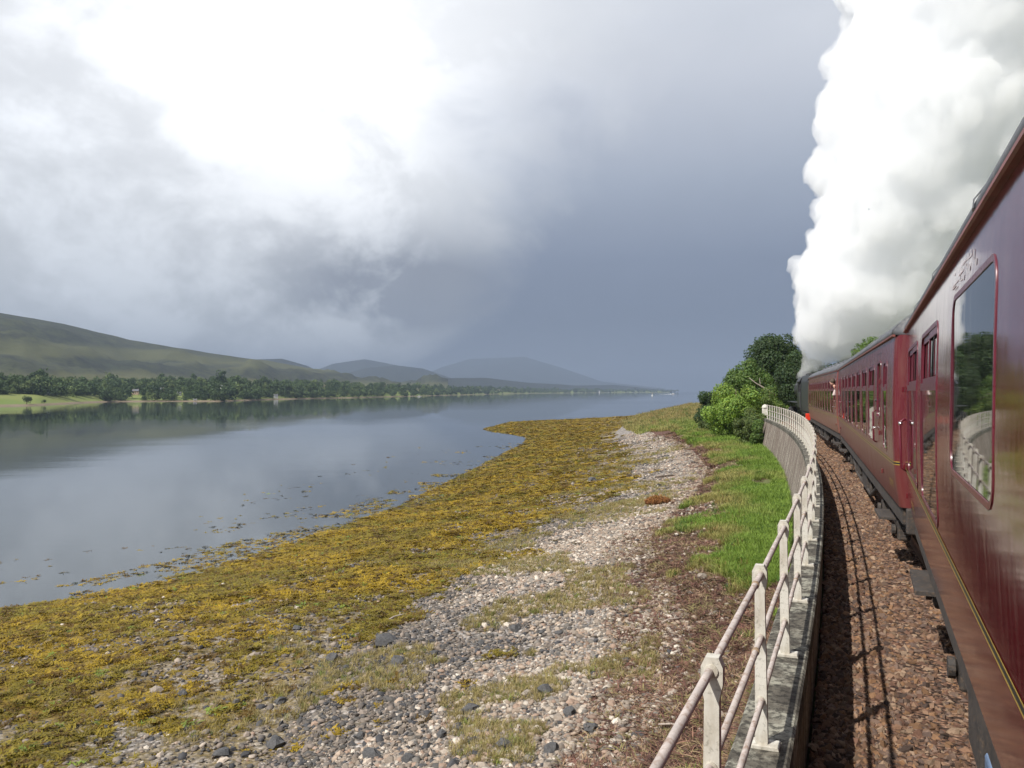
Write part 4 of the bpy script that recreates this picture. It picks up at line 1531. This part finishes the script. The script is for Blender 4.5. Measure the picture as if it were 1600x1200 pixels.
def build_woods():
    P = []; S = []; C = []
    dark = np.array((.045, .075, .030)); mid = np.array((.085, .125, .045)); pale = np.array((.13, .17, .06))
    for i in range(4600):
        x = RNG.uniform(-260, 1060)
        if x < 160:
            q = RNG.uniform(.16, .36)
            if x > 60 and RNG.random() < .3: q = RNG.uniform(.1, .2)
        else:
            q = .012 + RNG.random() ** 1.25 * np.interp(x, [160, 400, 700, 1060], [.55, .55, .6, .6])
        if RNG.random() > .25 + 1.2 * fbm(np.array([x / 28.0]), np.array([q * 12]), 3, 77)[0] * np.interp(q, [0, .25, .5], [1, .8, .45]):
            continue
        if any(abs(x - cx) < cw and q < cq + .01 and q > cq - .12 for cx, cq, cw in CLEAR): continue
        p = far_point(x, q)
        h = RNG.uniform(3.2, 8.2) * np.interp(x, [0, 600, 1060], [1, 1.1, 1.5]) * (.55 + .9 * fbm(np.array([x / 14.0]), np.array([q * 20]), 2, 79)[0])
        if RNG.random() < .12: h *= 1.3
        P.append((p[0], p[1], p[2] - h * .12)); w = h * RNG.uniform(.75, 1.15)
        S.append((w, w, h))
        t = RNG.random(); c = dark + (mid - dark) * np.clip(t * .5 + 1.6 * (fbm(np.array([x / 20.0]), np.array([q * 15]), 3, 78)[0] - .3), 0, 1.3)
        if RNG.random() < .15: c = pale
        C.append(c * RNG.uniform(.8, 1.2))
    for i in range(700):      # scrub running up the moor
        x = RNG.uniform(-200, 600); q = RNG.uniform(.3, 1.0)
        if fbm(np.array([x / 50.0]), np.array([q * 6]), 3, 91)[0] < .52: continue
        p = far_point(x, q); h = RNG.uniform(1.5, 4.0)
        P.append((p[0], p[1], p[2] - .3)); S.append((h * 1.4, h * 1.4, h)); C.append(mid * RNG.uniform(.6, 1.0))
    n = len(P)
    rot = np.zeros((n, 3)); rot[:, 2] = RNG.uniform(0, 6.28, n)
    scatter('woodland', 'dark green woodland lining the far bank of the loch', P, np.array(S), rot, np.array(C), FAR_SRC)


build_woods()


def lone_tree(label, px, q, h, seed):
    p = far_point(px, q)
    root = empty('lone_tree', p)
    tag(root, label, 'tree', 'lone trees on the far meadow')
    r = np.random.default_rng(seed)
    lumps = [((r.uniform(-.35, .35) * h, r.uniform(-.35, .35) * h, r.uniform(.3, .8) * h), r.uniform(.18, .28) * h) for _ in range(12)]
    P, U, K = crown_points(900, lumps, .4)
    cols = np.array((.045, .07, .025)) * r.uniform(.6, 1.4, (900, 1))
    link('crown', leaf_cloud('crown', P, U, h * r.uniform(.03, .06, 900), cols), root)
    MB().tube([(0, 0, -.3), (0, 0, h * .5)], [h * .05, h * .03], 6).build('trunk', M_BARK, root)


lone_tree('round dark tree standing alone on the far meadow by the water', 42, .015, 4.6, 1)
lone_tree('tiny tree right of the round one on the far meadow', 69, .025, 2.2, 2)
lone_tree('slim tree at the back of the far meadow', 120, .09, 3.4, 3)
lone_tree('low shrub where the far meadow meets the wood', 172, .02, 2.6, 4)

M_WHITEWASH = plain('whitewash', (.74, .72, .68), .8, var=.08)
M_STONEHOUSE = plain('sandstone', (.40, .28, .20), .85, var=.15)
M_SLATE = plain('slate', (.11, .11, .12), .7, var=.2)
M_TILE = plain('roof_tile', (.17, .10, .07), .8, var=.2)
M_DARKGLASS = plain('dark_pane', (.03, .035, .04), .15, .6)


def cottage(label, px, q, w, mat, roofmat, turn, lift=0.0):
    w *= .72
    p = far_point(px, q)
    root = empty('cottage', (p[0], p[1], p[2] + lift - .3), TH + turn)
    tag(root, label, 'cottage', 'cottages on the far bank')
    dp, h = w * .55, w * .42
    MB().prism([(-w / 2, -1.5), (w / 2, -1.5), (w / 2, h), (-w / 2, h)], -dp / 2, dp / 2).prism([(-w / 2 + .02, h), (w / 2 - .02, h), (w / 2 - .02, h + .01), (-w / 2 + .02, h + .01)], -dp / 2 + .02, dp / 2 - .02).build('wall', mat, root)
    rz = w * .30
    rf = MB().add([(-w / 2 - .2, -dp / 2 - .25, h - .05), (w / 2 + .2, -dp / 2 - .25, h - .05), (w / 2 + .2, 0, h + rz), (-w / 2 - .2, 0, h + rz), (-w / 2 - .2, dp / 2 + .25, h - .05), (w / 2 + .2, dp / 2 + .25, h - .05)],
                  [(0, 1, 2, 3), (3, 2, 5, 4), (0, 3, 4), (1, 5, 2), (0, 4, 5, 1)]).build('roof', roofmat, root)
    for s in (-1, 1):
        MB().cbox((s * (w / 2 - .06 * w), 0, h + rz), (.07 * w, .08 * w, .16 * w)).build('chimney', mat, rf)
    for k in (-.3, .3):
        MB().cbox((k * w, -dp / 2 - .02, h * .55), (w * .13, .06, h * .38)).build('window', M_DARKGLASS, root)
    MB().cbox((0, -dp / 2 - .02, h * .38), (w * .11, .06, h * .76)).build('door', M_DARKGLASS, root)


cottage('tan stone cottage nearest the far meadow among trees', 212, .13, 6.0, M_STONEHOUSE, M_SLATE, .2, 1.2)
cottage('long low stone cottage right of the tan one', 252, .17, 5.5, M_STONEHOUSE, M_SLATE, -.1, 1.6)
cottage('white gable cottage in the middle of the far wood', 280, .11, 4.0, M_WHITEWASH, M_SLATE, 1.0, 1.0)
cottage('white cottage high among the far trees', 347, .22, 5.0, M_WHITEWASH, M_SLATE, .1, 2.2)
cottage('small white cottage close above the far waterline', 305, .02, 3.0, M_WHITEWASH, M_SLATE, .3)
cottage('white cottage right of the others, beside the far shore', 431, .03, 4.5, M_WHITEWASH, M_SLATE, .6, 1.5)
cottage('tiny white cottage behind the far meadow', 74, .14, 3.0, M_WHITEWASH, M_SLATE, .2, .4)
cottage('white house on the dark distant point', 935, .05, 16, M_WHITEWASH, M_SLATE, .2, 1)
cottage('second white house on the dark distant point, further right', 952, .06, 12, M_WHITEWASH, M_SLATE, .0, 1)


def boat(name, label, px, d, L, turn, cab=True):
    x, y, _ = dl(d, at_px(px, d))
    root = empty(name, (x, y, 0), TH + turn)
    tag(root, label, 'boat')
    st = [(-.5, .34, .16), (-.25, .40, .16), (.1, .38, .18), (.35, .22, .22), (.5, .01, .27)]
    rows = []
    for a, w, z in st:
        w *= L * .5; rows.append([(a * L, -w, z * L * .6), (a * L, -w * .7, -.03 * L), (a * L, 0, -.05 * L), (a * L, w * .7, -.03 * L), (a * L, w, z * L * .6)])
    hb = MB().grid(rows); hb.f.append((0, 1, 2, 3, 4))
    hb.build('hull', M_WHITEWASH, root)
    MB().grid([[r[0], r[4]] for r in rows]).build('deck', plain('deck', (.5, .46, .4), .6), root)
    if cab:
        c = MB().cbox((-.02 * L, 0, .17 * L), (.34 * L, .24 * L, .16 * L), .02 * L).build('cabin', M_WHITEWASH, root)
        MB().cbox((.155 * L, 0, .19 * L), (.01 * L, .2 * L, .06 * L)).build('windscreen', M_DARKGLASS, c)
    return root


boat('moored_boat', 'small white moored boat near the far shore', 655, 1010, 5.0, .3)
boat('motor_boat', 'white motor boat trailing a wake far out on the right', 1052, 1900, 9.0, .1)
wk = MB()
rows = []
for k in range(24):
    t = k / 23
    c = dl(1902 + 3 * t, at_px(1052, 1900) - 3 - 26 * t)
    w = .5 + 2.2 * t
    hgt = .55 * math.exp(-2.0 * t) * (.6 + .4 * random.random()) + .02
    rows.append([(c[0] - FX * w, c[1] - FY * w, .004), (c[0], c[1], hgt), (c[0] + FX * w, c[1] + FY * w, .004)])
wk.grid(rows)
tag(wk.build('boat_wake', plain('foam', (.75, .77, .78), .7), None), 'thin white wake streaming behind the motor boat', 'wake', kind='stuff')
bx_, by_, _ = dl(1290, at_px(1019, 1290))
by = empty('buoy', (bx_, by_, 0)); tag(by, 'slim pale marker buoy standing off the distant point', 'buoy')
MB().lathe([(.2, -.3), (1.0, 0), (.95, .6), (.35, 1.0), (.3, 3.0), (.1, 3.1)], n=12).build('float', M_WHITEWASH, by, smooth='auto')
MB().lathe([(.05, 3.1), (.45, 3.3), (.45, 4.0), (.05, 4.3)], n=10).build('top_mark', M_YELLOW, by)


# ------------------------------------------------------------------ shore: shingle, weed, grass, wreckage
def sample_shore(n, d0, d1, t0, t1, power=1.0, zoneseed=None, lo=None, freq=.5, prob=None):
    """random shore points with depth density falling as 1/d^power; t is the zone coordinate"""
    u = RNG.random(n)
    if abs(power - 1) < 1e-6:
        d = d0 * (d1 / d0) ** u
    else:
        p = 1 - power
        d = (d0 ** p + u * (d1 ** p - d0 ** p)) ** (1 / p)
    t = RNG.uniform(t0, t1, n)
    R_ = beach_rows(d)
    l = np.empty(n)
    k = np.clip(np.floor(t).astype(int), 0, 5)
    fr = t - k
    idx = np.arange(n)
    l = R_[k, idx] * (1 - fr) + R_[k + 1, idx] * fr
    # keep what the camera's side of the shore can see
    keep = (np.abs(l) < d * .72 + 3)
    if lo is not None:
        keep &= fbm(d * freq, l * freq, 3, zoneseed) > lo
    if prob is not None:
        keep &= RNG.random(n) < prob(t, d, l)
    d, l, t = d[keep], l[keep], t[keep]
    z = beach_z(d, l, t)
    x = d * FX + l * RX; y = d * FY + l * RY
    return np.stack([x, y, z], 1), d, l, t


def sstep(x, a, b):
    u = np.clip((x - a) / (b - a), 0, 1)
    return u * u * (3 - 2 * u)


def weediness(t, d, l):
    """how far weed has taken over from shingle, ragged and patchy"""
    w_ = sstep(t + 1.3 * (fbm(d * .30, l * .30, 4, 201) - .5) + 1.0 * (fbm(d * 1.3, l * 1.3, 3, 203) - .5), 2.75, 3.35)
    bare = sstep(fbm(d * .42, l * .8, 4, 207), .56, .66) * sstep(t, 4.0, 3.5)
    return w_ * (1 - .8 * bare)


def grassiness(t, d, l):
    return sstep(t + 2.6 * (fbm(d * .35, l * .45, 4, 211) - .5) + 1.7 * (fbm(d * 1.1, l * 1.4, 3, 213) - .5), 1.10, .65)


def rnd_rot(n, tilt=.35):
    r = RNG.normal(0, tilt, (n, 3)); r[:, 2] = RNG.uniform(0, 6.28, n)
    return r


M_PEBBLE = inst_mat('pebble', .75, .35, .25, 12, var=.25, vscale=3)
PEB = [stone_mesh('pebble', M_PEBBLE, s, f, j, 1, sm) for s, f, j, sm in ((1, .55, .22, True), (2, .65, .3, False), (3, .5, .25, True), (4, .75, .3, False))]


def shingle():
    A = [sample_shore(92000, 8.5, 34, 1.7, 4.0, 1.4, prob=lambda t, d, l: (1 - .93 * weediness(t, d, l)) * sstep(t + (fbm(d, l, 3, 205) - .5), 1.6, 2.1)), sample_shore(50000, 22, 95, 1.8, 3.6, 1.5, prob=lambda t, d, l: 1 - .97 * weediness(t, d, l)), sample_shore(9000, 8.5, 35, .3, 2.0, 1.3, 73, .44, .8),
         sample_shore(4000, 30, 80, .4, 1.9, 1.3, 75, .57, .8)]
    P = np.concatenate([a[0] for a in A]); d = np.concatenate([a[1] for a in A]); l = np.concatenate([a[2] for a in A]); t = np.concatenate([a[3] for a in A])
    n = len(P)
    size = np.clip(RNG.lognormal(-3.48, .42, n), .014, .085) * np.interp(d, [8, 25, 60, 100], [1, 1.2, 1.6, 2.0])
    pal = np.array([(.27, .225, .185), (.34, .29, .245), (.21, .175, .145), (.30, .235, .185), (.16, .145, .13), (.43, .385, .335), (.24, .17, .13)])
    wet = np.array([(.075, .07, .066), (.11, .095, .085), (.15, .125, .105), (.05, .05, .055), (.20, .165, .14)])
    k = np.clip((t - 2.15) * 1.1 + (fbm(d * .35, l * .35, 3, 51) - .5) * 1.6, .06, .92)
    c = np.where((RNG.random(n) < k)[:, None], wet[RNG.integers(0, len(wet), n)], pal[RNG.integers(0, len(pal), n)])
    c = c * RNG.uniform(.75, 1.25, (n, 1)) * np.array((1.04, 1.02, .97))
    P[:, 2] += size * .15
    scl = np.stack([size, size * RNG.uniform(.8, 1.3, n), size * RNG.uniform(.7, 1.1, n)], 1)
    scatter('shingle', 'grey and pinkish shingle covering the upper beach', P, scl, rnd_rot(n, .3), c, PEB)


shingle()
M_WEED = inst_mat('bladder_wrack', .5, .22, 0, trans=.12, var=.3, vscale=9)
WEED = [ribbon_mesh('frond', M_WEED, s, 26, .12, .026, .8, .13, 3, 1.7) for s in (1, 2, 3)]


def seaweed():
    A = [sample_shore(62000, 9, 45, 2.2, 4.12, 1.2, prob=weediness), sample_shore(62000, 28, 200, 2.4, 4.2, 1.1, prob=weediness),
         sample_shore(4500, 5, 110, 4.0, 5.2, 1.2, 64, .60, .33), sample_shore(3500, 26, 70, 4.0, 4.6, 1.2, 65, .5, .5)]
    P = np.concatenate([a[0] for a in A]); d = np.concatenate([a[1] for a in A]); l = np.concatenate([a[2] for a in A])
    n = len(P)
    P[:, 2] = np.maximum(P[:, 2], -.02) + .01
    size = RNG.uniform(.6, 1.35, n) * np.interp(d, [8, 30, 80, 170], [.8, 1.0, 1.35, 2.0])
    gold = np.array((.285, .190, .013)); olive = np.array((.18, .140, .016)); brown = np.array((.10, .058, .010)); green = np.array((.15, .20, .03))
    f = fbm(d * .45, l * .45, 4, 66)[:, None]
    c = olive + (gold - olive) * np.clip((f - .38) * 4, 0, 1)
    r = RNG.random((n, 1))
    c = np.where(r < .24, brown * 1.1, c); c = np.where(r > .985, green, c)
    c = c * RNG.uniform(.7, 1.25, (n, 1))
    scl = np.stack([size, size, size * np.where(P[:, 2] < .03, .25, .75)], 1)
    scatter('seaweed', 'golden brown seaweed spread over the lower beach and shallows', P, scl, rnd_rot(n, .15), c, WEED)


seaweed()
M_GRASS = inst_mat('grass_blade', .6, .3, 0, trans=.35, var=.25, vscale=5)
TUFT = [ribbon_mesh('grass_tuft', M_GRASS, s, 20, .16, .010, 1.25, .07, 3, .5) for s in (11, 12, 13)]


def grass():
    A = [sample_shore(46000, 17, 95, .0, 1.7, 1.15, prob=grassiness), sample_shore(6000, 90, 250, .0, 2.2, 1.0), sample_shore(2500, 9, 22, .1, 1.5, 1.0, 82, .60, .9)]
    P = np.concatenate([a[0] for a in A]); d = np.concatenate([a[1] for a in A]); l = np.concatenate([a[2] for a in A]); t = np.concatenate([a[3] for a in A])
    B = [sample_shore(22000, 9, 40, 2.0, 3.3, 1.15, 83, .635, .42), sample_shore(6000, 30, 80, 2.0, 3.2, 1.15, 84, .60, .3)]
    n1 = len(P)
    P2 = np.concatenate([b[0] for b in B]); d2 = np.concatenate([b[1] for b in B])
    g = np.array((.185, .275, .042)); y = np.array((.33, .30, .10)); o = np.array((.26, .16, .06)); k = np.array((.06, .13, .018))
    f = fbm(d * .3, l * .5, 3, 85)[:, None]; e = np.clip((t[:, None] - .55) * 1.5, 0, 1)
    c = g + (y - g) * np.clip((f - .53) * 4.0 + (t[:, None] - .55) * 1.1, 0, 1)
    c = c + (np.array((.30, .24, .09)) - c) * np.clip((d[:, None] - 95) / 30, 0, .9)
    r = RNG.random((n1, 1)); c = np.where(r < .12, k, c); c = np.where((r > .95) & (e > 0), o, c)
    c = c * RNG.uniform(.75, 1.25, (n1, 1))
    c2 = np.array((.37, .30, .125)) * RNG.uniform(.6, 1.15, (len(P2), 1)) * np.where(RNG.random((len(P2), 1)) < .12, np.array((.6, .85, .5)), np.array((1, 1, 1)))
    size = np.concatenate([RNG.uniform(.5, 1.4, n1) * np.interp(d, [9, 30, 60, 95, 240], [.8, 1.15, 1.7, 2.4, 5]), RNG.uniform(.5, 1.0, len(P2)) * np.interp(d2, [9, 40, 80], [.8, 1.1, 1.6])])
    n = n1 + len(P2)
    scl = np.stack([size * 1.25, size * 1.25, size], 1)
    scatter('grass', 'green and straw coloured grass along the foot of the wall', np.concatenate([P, P2]), scl, rnd_rot(n, .12), np.concatenate([c, c2]), TUFT)


grass()
M_DRIFT = inst_mat('dried_wrack', .8, .25, 0, var=.3, vscale=9)
DRIFT = [ribbon_mesh('wrack_strand', M_DRIFT, s, 14, .16, .014, .5, .09, 3, 1.8) for s in (21, 22)]


def wrack():
    A = [sample_shore(13000, 8.5, 28, .05, 2.15, 1.2), sample_shore(12000, 5, 85, .3, 2.1, 1.2, prob=lambda t, d, l: 1 - .8 * grassiness(t, d, l))]
    P = np.concatenate([a[0] for a in A]); d = np.concatenate([a[1] for a in A])
    n = len(P)
    pal = np.array([(.145, .070, .050), (.19, .105, .07), (.075, .042, .034), (.30, .21, .13), (.15, .072, .055), (.20, .17, .07)])
    size = RNG.uniform(.6, 1.3, n) * np.interp(d, [8, 30, 80], [.9, 1.2, 2.0])
    scatter('strandline_wrack', 'red brown dried wrack along the top of the shingle', P, np.stack([size, size, size * .8], 1), rnd_rot(n, .2), pal[RNG.integers(0, 6, n)] * RNG.uniform(.6, 1.3, (n, 1)), DRIFT)


wrack()
M_BALLAST = inst_mat('ballast_stone', .85, .25, .3, 10, var=.3, vscale=3)
BAL = [stone_mesh('ballast_stone', M_BALLAST, s, .8, .42, 1) for s in (31, 32, 33, 34)]


def ballast():
    n = 42000
    y = 3.0 * (95 / 3.0) ** RNG.random(n)
    fx = fence_x(y); tx = train_x(y)
    u = RNG.random(n)
    x = fx + .19 + u * (tx - .9 - fx - .19)
    z = BAL_Z + .03 * u + RNG.uniform(-.008, .022, n)
    size = np.clip(RNG.lognormal(-3.42, .25, n), .018, .055) * np.interp(y, [3, 20, 60, 95], [.95, 1.15, 1.9, 2.6])
    pal = np.array([(.20, .115, .072), (.25, .155, .10), (.145, .078, .052), (.29, .20, .135), (.18, .12, .09), (.11, .075, .06), (.25, .14, .075)])
    c = pal[RNG.integers(0, 7, n)] * RNG.uniform(.50, 1.05, (n, 1))
    scatter('ballast', 'rusty brown crushed stone ballast beside the train', np.stack([x, y, z], 1), np.stack([size, size * RNG.uniform(.8, 1.3, n), size * RNG.uniform(.7, 1.0, n)], 1), RNG.uniform(0, 6.28, (n, 3)), c, BAL)


ballast()

# rocks that can be picked out one by one
M_ROCK = plain('dark_rock', (.075, .074, .075), .8, .3, var=.4, scale=5, bump=.5, bscale=12, second=(.10, .095, .085))
M_PALE_ROCK = plain('pale_rock', (.26, .22, .18), .8, .3, var=.3, scale=5, bump=.4, bscale=12)


def on_shore(px, py):
    """the beach point seen at a place in the photograph, solved once for its real position"""
    d = 40.0
    for _ in range(40):
        l = at_px(px, d)
        z = float(beach_z(np.array([d]), np.array([l]))[0])
        d = .5 * d + .5 * (CAMZ - z) * 1280 / max(20, py - 611)
    return dl(d, at_px(px, d), z), d


ROCKS = [(603, 1006, .30, 0, 'large angular dark rock lying near the edge of the seaweed'), (622, 1036, .20, 0, 'dark rock just right of and below the large angular one'), (519, 1032, .17, 0, 'dark rock among seaweed left of the large angular one'),
         (543, 1044, .11, 0, 'small dark rock on the seaweed edge, below the left dark rock'), (806, 984, .19, 0, 'rounded black rock in the middle of the shingle'), (848, 988, .10, 0, 'small black rock right of the rounded black rock'),
         (873, 989, .09, 0, 'smallest black rock in the row on the shingle'), (678, 1022, .11, 0, 'dark rock between straw coloured grass tufts'), (752, 1004, .10, 0, 'dark stone left of the rounded black rock'),
         (921, 960, .14, 0, 'upright dark rock near the red brown wrack'), (823, 918, .13, 0, 'dark upright stone on the far side of the grass tufts'), (978, 1033, .10, 0, 'dark stone on the pale shingle by the wrack'),
         (853, 1081, .17, 0, 'dark rock on pale shingle in the lower middle'), (890, 1116, .16, 0, 'dark slab of rock in the lower shingle'), (925, 1140, .14, 0, 'bluish dark rock low on the right of the shingle'),
         (735, 1110, .15, 0, 'black rock below the straw grass, lower centre'), (690, 1148, .12, 0, 'dark rock in the lower shingle left of centre'), (564, 1150, .13, 0, 'dark cobble low on the left of the shingle'),
         (582, 1180, .16, 0, 'dark rock at the bottom of the shingle'), (640, 1186, .12, 0, 'dark cobble at the very bottom edge'), (790, 1165, .13, 0, 'dark cobble beside a grass tuft at the bottom'),
         (862, 1172, .13, 0, 'dark rock low on the right near the bottom edge'), (998, 1150, .11, 0, 'dark cobble against the red brown wrack at lower right'), (865, 1060, .09, 1, 'pale flat stone on the shingle'), (823, 1086, .12, 1, 'pale block of stone in the lower middle shingle'),
         (716, 1052, .09, 1, 'pale stone among dark cobbles'), (720, 1124, .09, 1, 'white flat stone low on the shingle'), (1097, 905, .18, 1, 'white topped block by the green grass'), (925, 752, .45, 0, 'dark stone at the far edge of the shingle'),
         (697, 988, .09, 0, 'dark stone left of the straw coloured grass'), (245, 1080, .16, 1, 'tan boulder lying on the seaweed'), (287, 1084, .13, 0, 'grey stone right of the tan boulder on the seaweed'), (465, 983, .13, 0, 'grey stone on the upper seaweed'),
         (440, 1095, .13, 0, 'grey stone among yellow seaweed, lower left'), (350, 1178, .17, 0, 'dark stone in the seaweed near the bottom'), (432, 1164, .17, 0, 'larger dark stone in the seaweed near the bottom')]
for i, (px, py, r, pale, lab) in enumerate(ROCKS):
    (x, y, z), d = on_shore(px, py)
    me = stone_mesh('rock', M_PALE_ROCK if pale else M_ROCK, 100 + i, random.uniform(.6, .85), .34, 2)
    o = link('rock', me)
    r *= .8
    o.location = (x, y, z + r * .25); o.scale = (r, r * random.uniform(.8, 1.2), r); o.rotation_euler = (random.uniform(-.3, .3), random.uniform(-.3, .3), random.uniform(0, 6))
    tag(o, lab, 'rock', 'rocks lying on the beach')

# the rusty mound of dried weed on the shingle
(x, y, z), d = on_shore(1028, 788)
mound = empty('weed_mound', (x, y, z), TH)
tag(mound, 'rust brown mound of dried weed heaped on the pale shingle', 'mound')
mm = MB()
for i in range(26):
    a = random.uniform(-1, 1)
    ball(mm, (a * .42, random.uniform(-.18, .18), .12 + .12 * (1 - a * a) * random.random()), random.uniform(.10, .19), 1)
link('core', fused('core', mm, .05, plain('rusty_weed', (.13, .055, .02), .9, .2, var=.5, scale=14, bump=.8, bscale=25), True), mound)
fm = MB()
rr = random.Random(3)
for i in range(420):
    a = rr.uniform(-1, 1); b = rr.uniform(-1, 1)
    if a * a + b * b > 1: continue
    p = Vector((a * .56, b * .30, .06 + .30 * (1 - .7 * a * a) * (1 - .6 * b * b)))
    u = Vector((rr.gauss(0, 1), rr.gauss(0, 1), rr.gauss(0, .5))).normalized()
    s_ = u.cross(Vector((0, 0, 1))).normalized() * .012
    fm.grid([[p - s_, p + s_], [p + u * .08 - s_ + Vector((0, 0, .02)), p + u * .08 + s_ + Vector((0, 0, .02))], [p + u * .16 - Vector((0, 0, .04)), p + u * .165 - Vector((0, 0, .04))]])
tag(fm.build('frond', plain('rusty_frond', (.24, .105, .03), .8, .2, var=.4, scale=20), mound, fix=False), kind='stuff')


def stick(label, px, py, L, ang, r=.02, mat=M_BARE):
    (x, y, z), d = on_shore(px, py)
    o = empty('driftwood', (x, y, z + .04), TH + ang)
    tag(o, label, 'driftwood', 'driftwood on the beach')
    MB().tube([(-L / 2, 0, 0), (-L * .15, .03, .03), (L * .2, -.02, .04), (L / 2, .02, .01)], [r * .8, r, r, r * .5], 7).build('stem', mat, o, smooth=True)
    MB().tube([(L * .1, 0, .03), (L * .22, L * .12, .08), (L * .26, L * .2, .07)], [r * .6, r * .45, r * .2], 6).build('side_twig', mat, o, smooth=True)


stick('pale curved stick lying across the straw grass', 622, 966, .7, .9, .018)
stick('long dark driftwood pole on the far shingle', 1045, 745, 2.0, .5, .05, M_BARK)
stick('thin pale stick on the wrack below the railing', 1050, 972, .55, .5, .016)
stick('bleached stick at the bottom beside the railing', 1056, 1140, .5, -.5, .014)


# ------------------------------------------------------------------ air
def build_haze():
    m, t, out = new_mat('haze')
    v = t.n('ShaderNodeVolumePrincipled', {'Color': (.32, .385, .50), 'Density': 1.9e-4, 'Anisotropy': 0.1})
    t.t.links.new(v.outputs[0], out.inputs['Volume'])
    S = 15000
    o = MB().box(-S, S, -S, S, -5, 440).build('haze', m)
    tag(o, 'thin blue grey haze over the loch', None, kind='stuff')


build_haze()
